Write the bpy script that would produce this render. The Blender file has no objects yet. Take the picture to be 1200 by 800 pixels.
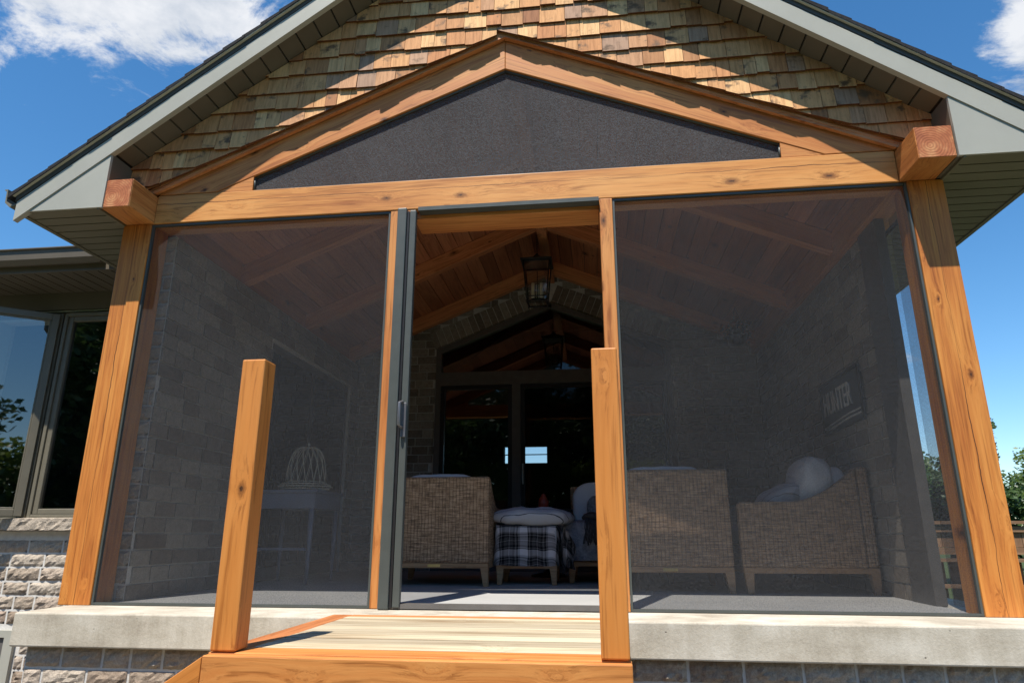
import bpy, bmesh, math, random
from mathutils import Vector, Matrix, noise
R = math.radians
rnd = random.Random(7)
sc = bpy.context.scene
col = sc.collection

# ------------------------------------------------------------------ camera
F, CX, CY, CZ, YAW, PIT, ROL = 785.24, 0.504, -3.79928, 0.38766, -0.11973, 0.2812, 0.00029
fw = Vector((math.sin(YAW)*math.cos(PIT), math.cos(YAW)*math.cos(PIT), math.sin(PIT)))
rt = fw.cross(Vector((0, 0, 1))).normalized(); up = rt.cross(fw)
RR = math.cos(ROL)*rt + math.sin(ROL)*up; UU = -math.sin(ROL)*rt + math.cos(ROL)*up
cd = bpy.data.cameras.new('camera'); cam = bpy.data.objects.new('camera', cd); col.objects.link(cam)
cam.matrix_world = Matrix(((RR.x, UU.x, -fw.x, CX), (RR.y, UU.y, -fw.y, CY), (RR.z, UU.z, -fw.z, CZ), (0, 0, 0, 1)))
cd.sensor_width = 36; cd.lens = F/1200*36; cd.clip_start = 0.05; cd.clip_end = 2000
sc.camera = cam

# ------------------------------------------------------------------ sun, sky, exposure
SUN = Vector((0.29, 1.0, -2.2)).normalized()          # the way the light travels
sl = bpy.data.lights.new('sun', 'SUN'); sl.energy = 5.0; sl.angle = R(0.5); sl.color = (1, .94, .85)
so = bpy.data.objects.new('sun', sl); col.objects.link(so)
so.rotation_euler = SUN.to_track_quat('-Z', 'Y').to_euler(); so.location = (-3, -10, 20)
sc.view_settings.view_transform = 'Standard'; sc.view_settings.look = 'None'
sc.view_settings.exposure = 0.58; sc.view_settings.gamma = 1
w = bpy.data.worlds.new('World'); sc.world = w; w.use_nodes = True
nt = w.node_tree; nt.nodes.clear()
def N(nt, t, **kw):
    n = nt.nodes.new(t)
    for k, v in kw.items():
        if k[0] == '_': setattr(n, k[1:], v)
        else: n.inputs[k.replace('_', ' ')].default_value = v
    return n
def L(nt, a, b): nt.links.new(a, b)
def M(nt, op, a, b=None, c=None, clamp=False):
    n = nt.nodes.new('ShaderNodeMath'); n.operation = op; n.use_clamp = clamp
    for i, v in enumerate((a, b, c)):
        if v is None: continue
        if isinstance(v, (int, float)): n.inputs[i].default_value = v
        else: nt.links.new(v, n.inputs[i])
    return n.outputs[0]
sky = N(nt, 'ShaderNodeTexSky'); sky.sky_type = 'NISHITA'; sky.sun_disc = False
sky.sun_elevation = math.asin(-SUN.z); sky.sun_rotation = math.atan2(-SUN.x, -SUN.y)
sky.air_density = 1.0; sky.dust_density = 0.1; sky.ozone_density = 3.0; sky.altitude = 300
hs = N(nt, 'ShaderNodeHueSaturation', Saturation=1.25, Value=1.36, Hue=0.496)
L(nt, sky.outputs[0], hs.inputs['Color'])
tc = N(nt, 'ShaderNodeTexCoord')
n1 = N(nt, 'ShaderNodeTexNoise', Scale=6.5, Detail=12, Roughness=.66, Distortion=.5)
mp = N(nt, 'ShaderNodeMapping'); mp.inputs['Scale'].default_value = (1, 1, 1.7); mp.inputs['Location'].default_value = (3.1, 1.7, .4)
L(nt, tc.outputs['Generated'], mp.inputs[0]); L(nt, mp.outputs[0], n1.inputs['Vector'])
acc = M(nt, 'ADD', M(nt, 'MULTIPLY', n1.outputs[0], 1.5), -.25)
def blob(d, rad, gain):
    global acc
    dp = N(nt, 'ShaderNodeVectorMath', _operation='DISTANCE'); L(nt, tc.outputs['Generated'], dp.inputs[0]); dp.inputs[1].default_value = Vector(d).normalized()
    g = M(nt, 'SUBTRACT', 1.0, M(nt, 'DIVIDE', dp.outputs['Value'], rad), clamp=True)
    acc = M(nt, 'ADD', acc, M(nt, 'MULTIPLY', g, gain))
for d, r_, g_ in [((-.50, .62, .61), .17, .42), ((-.61, .56, .57), .14, .34), ((-.42, .64, .65), .13, .30), ((-.68, .52, .56), .12, .2),
                  ((-.69, .64, .34), .12, .16), ((.50, .68, .55), .11, .40), ((.53, .70, .49), .09, .3), ((.55, .62, .58), .12, .3),
                  ((-.3, -.8, .5), .3, .2)]:
    blob(d, r_, g_)
cr = N(nt, 'ShaderNodeMapRange', _interpolation_type='SMOOTHSTEP'); cr.inputs[1].default_value = .68; cr.inputs[2].default_value = .93
L(nt, acc, cr.inputs[0])
n2 = N(nt, 'ShaderNodeTexNoise', Scale=9.0, Detail=6, Roughness=.6); L(nt, mp.outputs[0], n2.inputs['Vector'])
cc = N(nt, 'ShaderNodeValToRGB'); cc.color_ramp.elements[0].position = .35; cc.color_ramp.elements[0].color = (4.0, 4.5, 5.2, 1)
cc.color_ramp.elements[1].position = .62; cc.color_ramp.elements[1].color = (6.9, 7.0, 7.2, 1); L(nt, n2.outputs[0], cc.inputs[0])
mx = N(nt, 'ShaderNodeMixRGB'); L(nt, M(nt, 'MULTIPLY', cr.outputs[0], .93), mx.inputs[0]); L(nt, hs.outputs[0], mx.inputs[1]); L(nt, cc.outputs[0], mx.inputs[2])
bg = N(nt, 'ShaderNodeBackground', Strength=0.09); L(nt, mx.outputs[0], bg.inputs[0])
wo = N(nt, 'ShaderNodeOutputWorld'); L(nt, bg.outputs[0], wo.inputs[0])

# ------------------------------------------------------------------ materials
def newmat(name):
    m = bpy.data.materials.new(name); m.use_nodes = True; m.node_tree.nodes.clear(); return m, m.node_tree
def coords(nt, scale=(1, 1, 1), rand=True):
    tc = N(nt, 'ShaderNodeTexCoord'); out = tc.outputs['Object']
    if rand:
        oi = N(nt, 'ShaderNodeObjectInfo'); k = M(nt, 'MULTIPLY', oi.outputs['Random'], 37.0)
        a = N(nt, 'ShaderNodeVectorMath', _operation='ADD'); L(nt, out, a.inputs[0])
        cx = N(nt, 'ShaderNodeCombineXYZ'); L(nt, k, cx.inputs[0]); L(nt, M(nt, 'MULTIPLY', k, 1.7), cx.inputs[1]); L(nt, k, cx.inputs[2])
        L(nt, cx.outputs[0], a.inputs[1]); out2 = a.outputs[0]
    else: out2 = out
    mp = N(nt, 'ShaderNodeMapping'); mp.inputs['Scale'].default_value = scale; L(nt, out2, mp.inputs[0])
    return out, out2, mp.outputs[0]
def scaled(nt, v, s):
    mp = N(nt, 'ShaderNodeMapping'); mp.inputs['Scale'].default_value = s; L(nt, v, mp.inputs[0]); return mp.outputs[0]
def ramp(nt, fac, stops):
    r = N(nt, 'ShaderNodeValToRGB'); e = r.color_ramp.elements
    while len(e) < len(stops): e.new(.5)
    for i, (p, c) in enumerate(stops): e[i].position = p; e[i].color = (*c, 1)
    if fac is not None: L(nt, fac, r.inputs[0])
    return r.outputs[0]
def mixc(nt, f, a, b, mode='MIX'):
    n = N(nt, 'ShaderNodeMixRGB', _blend_type=mode)
    for i, v in enumerate((f, a, b)):
        if isinstance(v, (int, float)): n.inputs[i].default_value = v
        elif isinstance(v, tuple): n.inputs[i].default_value = (*v, 1)
        else: L(nt, v, n.inputs[i])
    return n.outputs[0]
def finish(nt, c, rough=.6, bump=None, bs=.3, bd=.002, spec=.4, metal=0):
    b = N(nt, 'ShaderNodeBsdfPrincipled')
    if isinstance(c, tuple): b.inputs['Base Color'].default_value = (*c, 1)
    else: L(nt, c, b.inputs['Base Color'])
    if isinstance(rough, float): b.inputs['Roughness'].default_value = rough
    else: L(nt, rough, b.inputs['Roughness'])
    b.inputs['Specular IOR Level'].default_value = spec; b.inputs['Metallic'].default_value = metal
    if bump is not None:
        bp = N(nt, 'ShaderNodeBump', Strength=bs, Distance=bd); L(nt, bump, bp.inputs['Height']); L(nt, bp.outputs[0], b.inputs['Normal'])
    o = N(nt, 'ShaderNodeOutputMaterial'); L(nt, b.outputs[0], o.inputs[0])
    return b
def tone(nt):
    a = N(nt, 'ShaderNodeAttribute', _attribute_name='tone'); return a.outputs['Fac']

def wood(name, base, dark, light, knots=.5, crack=None, rough=.5, grain=1.0, usetone=False):
    m, nt = newmat(name)
    raw, v, _ = coords(nt)
    vk = N(nt, 'ShaderNodeTexVoronoi', Scale=1.0); vk.voronoi_dimensions = '2D'
    sv = N(nt, 'ShaderNodeSeparateXYZ'); L(nt, v, sv.inputs[0]); c2 = N(nt, 'ShaderNodeCombineXYZ'); L(nt, M(nt, 'MULTIPLY', sv.outputs[0], 2.3), c2.inputs[0])
    wn0 = N(nt, 'ShaderNodeTexNoise', Scale=30, Detail=2); L(nt, v, wn0.inputs['Vector'])
    L(nt, M(nt, 'ADD', M(nt, 'ADD', M(nt, 'MULTIPLY', sv.outputs[2], 5.0), M(nt, 'MULTIPLY', sv.outputs[1], 1.2)), M(nt, 'MULTIPLY', wn0.outputs[0], .05)), c2.inputs[1]); L(nt, c2.outputs[0], vk.inputs['Vector'])
    sz = N(nt, 'ShaderNodeSeparateColor'); L(nt, vk.outputs['Color'], sz.inputs[0])
    wk = N(nt, 'ShaderNodeTexNoise', Scale=55, Detail=4, Roughness=.7); L(nt, v, wk.inputs['Vector'])
    kd = M(nt, 'MULTIPLY', M(nt, 'ADD', vk.outputs['Distance'], M(nt, 'MULTIPLY', M(nt, 'SUBTRACT', wk.outputs[0], .5), .10)), M(nt, 'ADD', .75, M(nt, 'MULTIPLY', sz.outputs[1], 1.6)))
    if usetone:
        a = N(nt, 'ShaderNodeVectorMath', _operation='ADD'); c3 = N(nt, 'ShaderNodeCombineXYZ'); L(nt, M(nt, 'MULTIPLY', tone(nt), 91.), c3.inputs[0]); L(nt, M(nt, 'MULTIPLY', tone(nt), 53.), c3.inputs[2])
        L(nt, v, a.inputs[0]); L(nt, c3.outputs[0], a.inputs[1]); v = a.outputs[0]
    # grain bends round the knots
    bend = M(nt, 'POWER', 2.718, M(nt, 'MULTIPLY', kd, -7.0))
    sx = N(nt, 'ShaderNodeSeparateXYZ'); L(nt, v, sx.inputs[0])
    cb = N(nt, 'ShaderNodeCombineXYZ'); L(nt, M(nt, 'MULTIPLY', sx.outputs[0], 1.0), cb.inputs[0])
    L(nt, M(nt, 'ADD', sx.outputs[1], M(nt, 'MULTIPLY', bend, .05)), cb.inputs[1]); L(nt, M(nt, 'ADD', sx.outputs[2], M(nt, 'MULTIPLY', bend, .05)), cb.inputs[2])
    g1 = N(nt, 'ShaderNodeTexNoise', Scale=1.0, Detail=5, Roughness=.6, Distortion=.4); L(nt, scaled(nt, cb.outputs[0], (1.3, 26, 26)), g1.inputs['Vector'])
    g2 = N(nt, 'ShaderNodeTexNoise', Scale=1.0, Detail=4, Roughness=.6); L(nt, scaled(nt, cb.outputs[0], (6, 160, 160)), g2.inputs['Vector'])
    g3 = N(nt, 'ShaderNodeTexNoise', Scale=1.0, Detail=3); L(nt, scaled(nt, v, (.9, 3.5, 3.5)), g3.inputs['Vector'])
    f = M(nt, 'ADD', M(nt, 'MULTIPLY', g1.outputs[0], .5*grain), M(nt, 'ADD', M(nt, 'MULTIPLY', g2.outputs[0], .18), M(nt, 'MULTIPLY', g3.outputs[0], .5)))
    c = ramp(nt, f, [(.40, dark), (.56, base), (.72, light)])
    if knots > 0:
        sel = M(nt, 'GREATER_THAN', N_col_r(nt, vk.outputs['Color']), 1-knots)
        kf = M(nt, 'MULTIPLY', ramp_f(nt, kd, .03, .14), sel)
        kf = M(nt, 'MULTIPLY', kf, M(nt, 'ADD', .55, g2.outputs[0]), clamp=True)
        c = mixc(nt, M(nt, 'MULTIPLY', kf, .8), c, tuple(x*.45 for x in dark))
        core = M(nt, 'MULTIPLY', ramp_f(nt, kd, .012, .042), sel)
        c = mixc(nt, M(nt, 'MULTIPLY', core, .8), c, (.03, .012, .006))
    if crack is not None:
        s2 = N(nt, 'ShaderNodeSeparateXYZ'); L(nt, raw, s2.inputs[0])
        wn = N(nt, 'ShaderNodeTexNoise', Scale=1.0, Detail=4, Roughness=.65); L(nt, scaled(nt, v, (2.2, 0, 0)), wn.inputs['Vector'])
        off = M(nt, 'ADD', crack, M(nt, 'MULTIPLY', M(nt, 'SUBTRACT', wn.outputs[0], .5), .05))
        d = M(nt, 'ABSOLUTE', M(nt, 'SUBTRACT', s2.outputs[2], off))
        wv = N(nt, 'ShaderNodeTexNoise', Scale=1.0, Detail=2); L(nt, scaled(nt, v, (1.1, 0, 0)), wv.inputs['Vector'])
        wd = M(nt, 'MULTIPLY', M(nt, 'SUBTRACT', wv.outputs[0], .34, clamp=True), .009)
        cf = M(nt, 'LESS_THAN', d, wd)
        c = mixc(nt, M(nt, 'MULTIPLY', cf, .85), c, (.035, .013, .006))
    # thin dark grain streaks
    g4 = N(nt, 'ShaderNodeTexNoise', Scale=1.0, Detail=3, Roughness=.6); L(nt, scaled(nt, cb.outputs[0], (2.2, 75, 75)), g4.inputs['Vector'])
    c = mixc(nt, 1.0, c, ramp(nt, g4.outputs[0], [(.30, (.62, .55, .48)), (.47, (1, 1, 1)), (.75, (1.08, 1.08, 1.08))]), 'MULTIPLY')
    if usetone:
        c = mixc(nt, 1.0, c, ramp(nt, tone(nt), [(0, (.72, .7, .68)), (1, (1.12, 1.1, 1.05))]), 'MULTIPLY')
    rr = M(nt, 'ADD', rough-.1, M(nt, 'MULTIPLY', g1.outputs[0], .25))
    finish(nt, c, rr, M(nt, 'ADD', g2.outputs[0], g1.outputs[0]), .35, .0015, .35)
    return m
def N_col_r(nt, c):
    s = N(nt, 'ShaderNodeSeparateColor'); L(nt, c, s.inputs[0]); return s.outputs[0]
def ramp_f(nt, v, lo, hi):
    r = N(nt, 'ShaderNodeMapRange', _interpolation_type='SMOOTHSTEP'); r.inputs[1].default_value = lo; r.inputs[2].default_value = hi
    r.inputs[3].default_value = 1; r.inputs[4].default_value = 0; L(nt, v, r.inputs[0]); return r.outputs[0]
def rough_mat(name, c1, c2, scale=8, rough=.8, bump=.5, bd=.004, fine=60, spec=.25):
    m, nt = newmat(name); raw, v, _ = coords(nt)
    a = N(nt, 'ShaderNodeTexNoise', Scale=scale, Detail=6, Roughness=.6); L(nt, v, a.inputs['Vector'])
    b = N(nt, 'ShaderNodeTexNoise', Scale=fine, Detail=4, Roughness=.7); L(nt, v, b.inputs['Vector'])
    f = M(nt, 'ADD', M(nt, 'MULTIPLY', a.outputs[0], .65), M(nt, 'MULTIPLY', b.outputs[0], .35))
    finish(nt, ramp(nt, f, [(.36, c1), (.64, c2)]), rough, b.outputs[0], bump, bd, spec); return m

def brick_mat(name, stops, bump=.8):
    m, nt = newmat(name); raw, v, _ = coords(nt, rand=False)
    t = tone(nt)
    a = N(nt, 'ShaderNodeTexNoise', Scale=34, Detail=6, Roughness=.7); L(nt, v, a.inputs['Vector'])
    b = N(nt, 'ShaderNodeTexNoise', Scale=130, Detail=4, Roughness=.7); L(nt, v, b.inputs['Vector'])
    c = ramp(nt, t, stops)
    c = mixc(nt, 1.0, c, ramp(nt, a.outputs[0], [(.3, (.68, .66, .64)), (.55, (1, 1, 1)), (.75, (1.25, 1.22, 1.18))]), 'MULTIPLY')
    c = mixc(nt, 1.0, c, ramp(nt, b.outputs[0], [(.3, (.75, .75, .75)), (.7, (1.15, 1.15, 1.15))]), 'MULTIPLY')
    finish(nt, c, .9, M(nt, 'ADD', a.outputs[0], M(nt, 'MULTIPLY', b.outputs[0], .4)), bump, .012, .15); return m

def screen_mat(name, T, c, sat=.0):
    m, nt = newmat(name); raw, v, _ = coords(nt, rand=False)
    # woven cloth: fine threads both ways, with slubs and a slow moire drift
    h = N(nt, 'ShaderNodeTexNoise', Scale=1.0, Detail=2, Roughness=.7); L(nt, scaled(nt, v, (85, 85, 270)), h.inputs['Vector'])
    k = N(nt, 'ShaderNodeTexNoise', Scale=1.0, Detail=2, Roughness=.7); L(nt, scaled(nt, v, (270, 270, 85)), k.inputs['Vector'])
    s = N(nt, 'ShaderNodeTexNoise', Scale=2.2, Detail=3); L(nt, v, s.inputs['Vector'])
    f = M(nt, 'ADD', M(nt, 'MULTIPLY', h.outputs[0], .5), M(nt, 'MULTIPLY', k.outputs[0], .5))
    f = M(nt, 'ADD', f, M(nt, 'MULTIPLY', M(nt, 'SUBTRACT', s.outputs[0], .5), .12))
    r = N(nt, 'ShaderNodeMapRange'); r.inputs[1].default_value = .40; r.inputs[2].default_value = .60
    r.inputs[3].default_value = T+.12; r.inputs[4].default_value = T-.12; L(nt, f, r.inputs[0])
    tr = N(nt, 'ShaderNodeBsdfTransparent'); df = N(nt, 'ShaderNodeBsdfDiffuse'); L(nt, ramp(nt, f, [(.40, tuple(x*.68 for x in c)), (.60, tuple(x*1.36 for x in c))]), df.inputs['Color'])
    mx = N(nt, 'ShaderNodeMixShader'); L(nt, r.outputs[0], mx.inputs[0]); L(nt, df.outputs[0], mx.inputs[1]); L(nt, tr.outputs[0], mx.inputs[2])
    o = N(nt, 'ShaderNodeOutputMaterial'); L(nt, mx.outputs[0], o.inputs[0]); return m
def glass_mat(name, tint=(.8, .83, .82), ior=1.6, add=0.02):
    m, nt = newmat(name)
    fr = N(nt, 'ShaderNodeFresnel', IOR=ior); tr = N(nt, 'ShaderNodeBsdfTransparent'); tr.inputs[0].default_value = (*tint, 1)
    gl = N(nt, 'ShaderNodeBsdfGlossy', Roughness=.015); gl.inputs[0].default_value = (1, 1, 1, 1)
    mx = N(nt, 'ShaderNodeMixShader'); L(nt, M(nt, 'ADD', fr.outputs[0], add, clamp=True), mx.inputs[0]); L(nt, tr.outputs[0], mx.inputs[1]); L(nt, gl.outputs[0], mx.inputs[2])
    o = N(nt, 'ShaderNodeOutputMaterial'); L(nt, mx.outputs[0], o.inputs[0]); return m
def plain(name, c, rough=.5, spec=.4, metal=0, var=.12, scale=12):
    m, nt = newmat(name); raw, v, _ = coords(nt)
    a = N(nt, 'ShaderNodeTexNoise', Scale=scale, Detail=5, Roughness=.6); L(nt, v, a.inputs['Vector'])
    cc = ramp(nt, a.outputs[0], [(.3, tuple(x*(1-var) for x in c)), (.7, tuple(min(1, x*(1+var)) for x in c))])
    finish(nt, cc, M(nt, 'ADD', rough-.08, M(nt, 'MULTIPLY', a.outputs[0], .16)), a.outputs[0], .08, .002, spec, metal); return m

STB, STD, STL = (.52, .185, .037), (.31, .085, .018), (.64, .268, .060)
m_post = wood('stained_timber_checked', STB, STD, STL, .5, crack=.0)
m_wood = wood('stained_timber', (.49, .178, .047), (.27, .082, .02), (.59, .255, .075), .55)
m_beam = wood('stained_beam', (.58, .243, .064), (.35, .118, .03), (.68, .325, .10), .5, crack=.035)
m_newel = wood('stained_newel', (.55, .20, .042), (.45, .152, .032), (.60, .235, .055), .15)
m_skirt = wood('stained_board', (.53, .195, .05), (.40, .13, .03), (.60, .25, .07), .12, grain=1.2)
m_trim = wood('stained_trim', (.50, .19, .07), (.36, .12, .04), (.60, .27, .11), .1)
m_raft = wood('rafter_timber', (.58, .23, .095), (.40, .14, .052), (.68, .31, .13), .4)
m_ceil = wood('ceiling_board', (.46, .175, .085), (.28, .10, .048), (.58, .25, .12), .35, usetone=True)
m_deck = wood('pale_deck_board', (.50, .425, .30), (.27, .18, .10), (.58, .51, .38), .3, usetone=True, rough=.7)
m_leg = wood('teak', (.42, .25, .13), (.28, .16, .08), (.5, .32, .18), 0)
def end_mat():
    m, nt = newmat('end_grain'); raw, v, _ = coords(nt, rand=False)
    s = N(nt, 'ShaderNodeSeparateXYZ'); L(nt, v, s.inputs[0]); n = N(nt, 'ShaderNodeTexNoise', Scale=9, Detail=4, Roughness=.6); L(nt, v, n.inputs['Vector'])
    dx = M(nt, 'ADD', s.outputs[0], .03); dz = M(nt, 'ADD', s.outputs[2], .02)
    d = M(nt, 'ADD', M(nt, 'SQRT', M(nt, 'ADD', M(nt, 'MULTIPLY', dx, dx), M(nt, 'MULTIPLY', dz, dz))), M(nt, 'MULTIPLY', n.outputs[0], .03))
    rg = M(nt, 'ADD', M(nt, 'MULTIPLY', M(nt, 'SINE', M(nt, 'MULTIPLY', d, 420.0)), .5), .5)
    c = ramp(nt, n.outputs[0], [(.32, (.27, .075, .03)), (.5, (.44, .145, .055)), (.68, (.62, .30, .13))])
    c = mixc(nt, M(nt, 'MULTIPLY', rg, .38), c, (.20, .06, .025))
    finish(nt, c, .6, rg, .3, .002, .3); return m
m_end = end_mat()
m_fencew = wood('weathered_fence_wood', (.22, .125, .07), (.12, .07, .04), (.32, .2, .12), .2, usetone=True, rough=.8)

def shingle_mat():
    m, nt = newmat('cedar_shingle'); raw, v, _ = coords(nt, rand=False); t = tone(nt)
    a = N(nt, 'ShaderNodeVectorMath', _operation='ADD'); c3 = N(nt, 'ShaderNodeCombineXYZ'); L(nt, M(nt, 'MULTIPLY', t, 77.), c3.inputs[0]); L(nt, v, a.inputs[0]); L(nt, c3.outputs[0], a.inputs[1])
    g = N(nt, 'ShaderNodeTexNoise', Scale=1.0, Detail=5, Roughness=.65); L(nt, scaled(nt, a.outputs[0], (70, 8, 6)), g.inputs['Vector'])
    b = N(nt, 'ShaderNodeTexNoise', Scale=1.0, Detail=4, Roughness=.6); L(nt, scaled(nt, a.outputs[0], (9, 9, 11)), b.inputs['Vector'])
    c = ramp(nt, t, [(0, (.30, .125, .058)), (.2, (.70, .375, .165)), (.4, (.50, .215, .09)), (.6, (.80, .49, .235)), (.78, (.60, .29, .12)), (.9, (.43, .27, .18)), (1, (.20, .13, .10))])
    c = mixc(nt, 1.0, c, ramp(nt, g.outputs[0], [(.3, (.66, .62, .58)), (.55, (1, 1, 1)), (.8, (1.15, 1.13, 1.1))]), 'MULTIPLY')
    c = mixc(nt, ramp_f(nt, b.outputs[0], .30, .45), c, (.15, .095, .06))
    ge = N(nt, 'ShaderNodeNewGeometry'); sn = N(nt, 'ShaderNodeSeparateXYZ'); L(nt, ge.outputs['True Normal'], sn.inputs[0])
    c = mixc(nt, M(nt, 'LESS_THAN', sn.outputs[2], -.6), c, (.13, .05, .022))      # sawn butt ends are dark
    finish(nt, c, .75, g.outputs[0], .7, .003, .2); return m
m_shingle = shingle_mat()
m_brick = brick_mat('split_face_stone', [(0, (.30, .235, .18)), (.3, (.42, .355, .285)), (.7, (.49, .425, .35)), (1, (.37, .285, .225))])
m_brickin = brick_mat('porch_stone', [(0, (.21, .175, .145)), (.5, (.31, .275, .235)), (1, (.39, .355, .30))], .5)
m_mortar = rough_mat('mortar', (.52, .50, .47), (.66, .64, .60), 20, .9, .5)
def conc_mat():
    m, nt = newmat('concrete'); raw, v, _ = coords(nt, rand=False)
    a = N(nt, 'ShaderNodeTexNoise', Scale=1.0, Detail=6, Roughness=.62); L(nt, scaled(nt, v, (2.2, 2.2, 4.5)), a.inputs['Vector'])
    b = N(nt, 'ShaderNodeTexNoise', Scale=95, Detail=4, Roughness=.7); L(nt, v, b.inputs['Vector'])
    p = N(nt, 'ShaderNodeTexVoronoi', Scale=17); L(nt, v, p.inputs['Vector'])
    sel = M(nt, 'GREATER_THAN', N_col_r(nt, p.outputs['Color']), .72)
    pit = M(nt, 'MULTIPLY', ramp_f(nt, M(nt, 'ADD', p.outputs['Distance'], M(nt, 'MULTIPLY', M(nt, 'SUBTRACT', b.outputs[0], .5), .12)), .05, .085), sel)
    f = M(nt, 'ADD', M(nt, 'MULTIPLY', a.outputs[0], .8), M(nt, 'MULTIPLY', b.outputs[0], .25))
    c = ramp(nt, f, [(.38, (.36, .315, .25)), (.50, (.47, .425, .345)), (.66, (.58, .54, .46))])
    st = N(nt, 'ShaderNodeTexNoise', Scale=1.0, Detail=5, Roughness=.7); L(nt, scaled(nt, v, (9, 9, 1.3)), st.inputs['Vector'])
    c = mixc(nt, 1.0, c, ramp(nt, st.outputs[0], [(.34, (.86, .85, .83)), (.6, (1.05, 1.05, 1.05))]), 'MULTIPLY')
    c = mixc(nt, M(nt, 'MULTIPLY', pit, .75), c, (.08, .065, .05))
    finish(nt, c, .85, M(nt, 'SUBTRACT', b.outputs[0], pit), .5, .003, .2); return m
m_conc = conc_mat()
m_floor = rough_mat('porch_floor_concrete', (.36, .36, .355), (.43, .43, .42), 2, .6, .1)
m_fascia = plain('khaki_aluminium', (.37, .365, .315), .45, var=.05, scale=3)
m_soffit = plain('bronze_soffit', (.125, .105, .078), .5, var=.08, scale=4)
m_eaves = plain('olive_soffit', (.165, .152, .108), .5, var=.06, scale=4)
m_drip = plain('drip_edge_metal', (.50, .47, .37), .4)
m_rakeshade = plain('rake_shadow', (.07, .068, .06), .5)  # near-black colour for the painted shadow along the rake
m_roof = rough_mat('asphalt_shingle', (.014, .014, .016), (.035, .034, .036), 40, .95, .8, .004, 200)
m_dframe = plain('green_grey_metal', (.068, .076, .07), .4, .5, var=.06)
m_wframe = plain('khaki_window_frame', (.155, .14, .105), .4, var=.05)
m_black = plain('black_metal', (.016, .016, .018), .4)
m_dark = plain('charcoal_frame', (.12, .112, .105), .4)
m_white = plain('white_vinyl', (.62, .64, .60), .4, var=.04)
m_metal = plain('brushed_steel', (.42, .42, .42), .3, metal=1)
m_handle = plain('dark_steel', (.16, .16, .17), .4, metal=.6)
m_brass = plain('brass', (.62, .50, .22), .35, metal=.8)
m_screen = screen_mat('screen_mesh', .56, (.048, .050, .054))
m_screeng = screen_mat('gable_screen_mesh', .18, (.078, .076, .078))
m_glass = glass_mat('glass', ior=2.0, add=.04)
m_glassd = glass_mat('screened_glass', (.6, .62, .64), 1.35, .01)
m_glassw = glass_mat('window_glass', (.55, .6, .6), 1.9, .06)
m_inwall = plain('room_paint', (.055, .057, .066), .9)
m_blind = plain('dark_blind', (.03, .033, .04), .8)
m_grass = rough_mat('grass', (.035, .05, .015), (.06, .085, .025), 1.2, .95, .8, .03, 30)
m_path = rough_mat('gravel_bed', (.13, .11, .09), (.24, .21, .18), 30, .95, .8, .02, 120)
m_bark = rough_mat('bark', (.07, .05, .035), (.14, .1, .07), 12, .95, .9, .02)
m_fabric = rough_mat('grey_fabric', (.42, .43, .46), (.54, .55, .58), 6, .95, .3, .003, 240, .1)
m_white_f = rough_mat('white_fabric', (.68, .68, .68), (.80, .80, .80), 4, .95, .2, .003, 200, .1)
m_throw = rough_mat('grey_throw', (.16, .17, .20), (.50, .51, .55), 9, .95, .7, .01, 60, .05)
m_blackf = rough_mat('black_knit', (.03, .03, .034), (.09, .09, .10), 40, .95, .7, .01, 200, .05)
m_blue = plain('blue_grey_paint', (.16, .19, .27), .5)
m_red = plain('red_ceramic', (.42, .07, .04), .35)
m_candle = plain('candle_wax', (.85, .80, .60), .5)
m_wire = plain('brass_wire', (.62, .60, .50), .4)
m_sign = plain('sign_board', (.05, .065, .075), .6)
m_letter = plain('sign_letters', (.60, .60, .58), .6)
def leaf_mat(name, a, b):
    m, nt = newmat(name); t = tone(nt)
    c = ramp(nt, t, [(0, a), (1, b)])
    d = N(nt, 'ShaderNodeBsdfDiffuse'); L(nt, c, d.inputs[0]); tl = N(nt, 'ShaderNodeBsdfTranslucent'); L(nt, c, tl.inputs[0])
    g = N(nt, 'ShaderNodeBsdfGlossy', Roughness=.45); g.inputs[0].default_value = (1, 1, 1, 1)
    x = N(nt, 'ShaderNodeMixShader', Fac=.35); L(nt, d.outputs[0], x.inputs[1]); L(nt, tl.outputs[0], x.inputs[2])
    y = N(nt, 'ShaderNodeMixShader', Fac=.04); L(nt, x.outputs[0], y.inputs[1]); L(nt, g.outputs[0], y.inputs[2])
    o = N(nt, 'ShaderNodeOutputMaterial'); L(nt, y.outputs[0], o.inputs[0]); return m
m_leafy = leaf_mat('yellow_green_leaf', (.07, .12, .018), (.17, .24, .035))
m_leafd = leaf_mat('dark_green_leaf', (.035, .08, .02), (.09, .15, .04))
m_leafb = leaf_mat('blue_green_needle', (.06, .11, .10), (.13, .19, .18))
m_leafr = leaf_mat('red_leaf', (.25, .02, .02), (.45, .05, .03))

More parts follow.
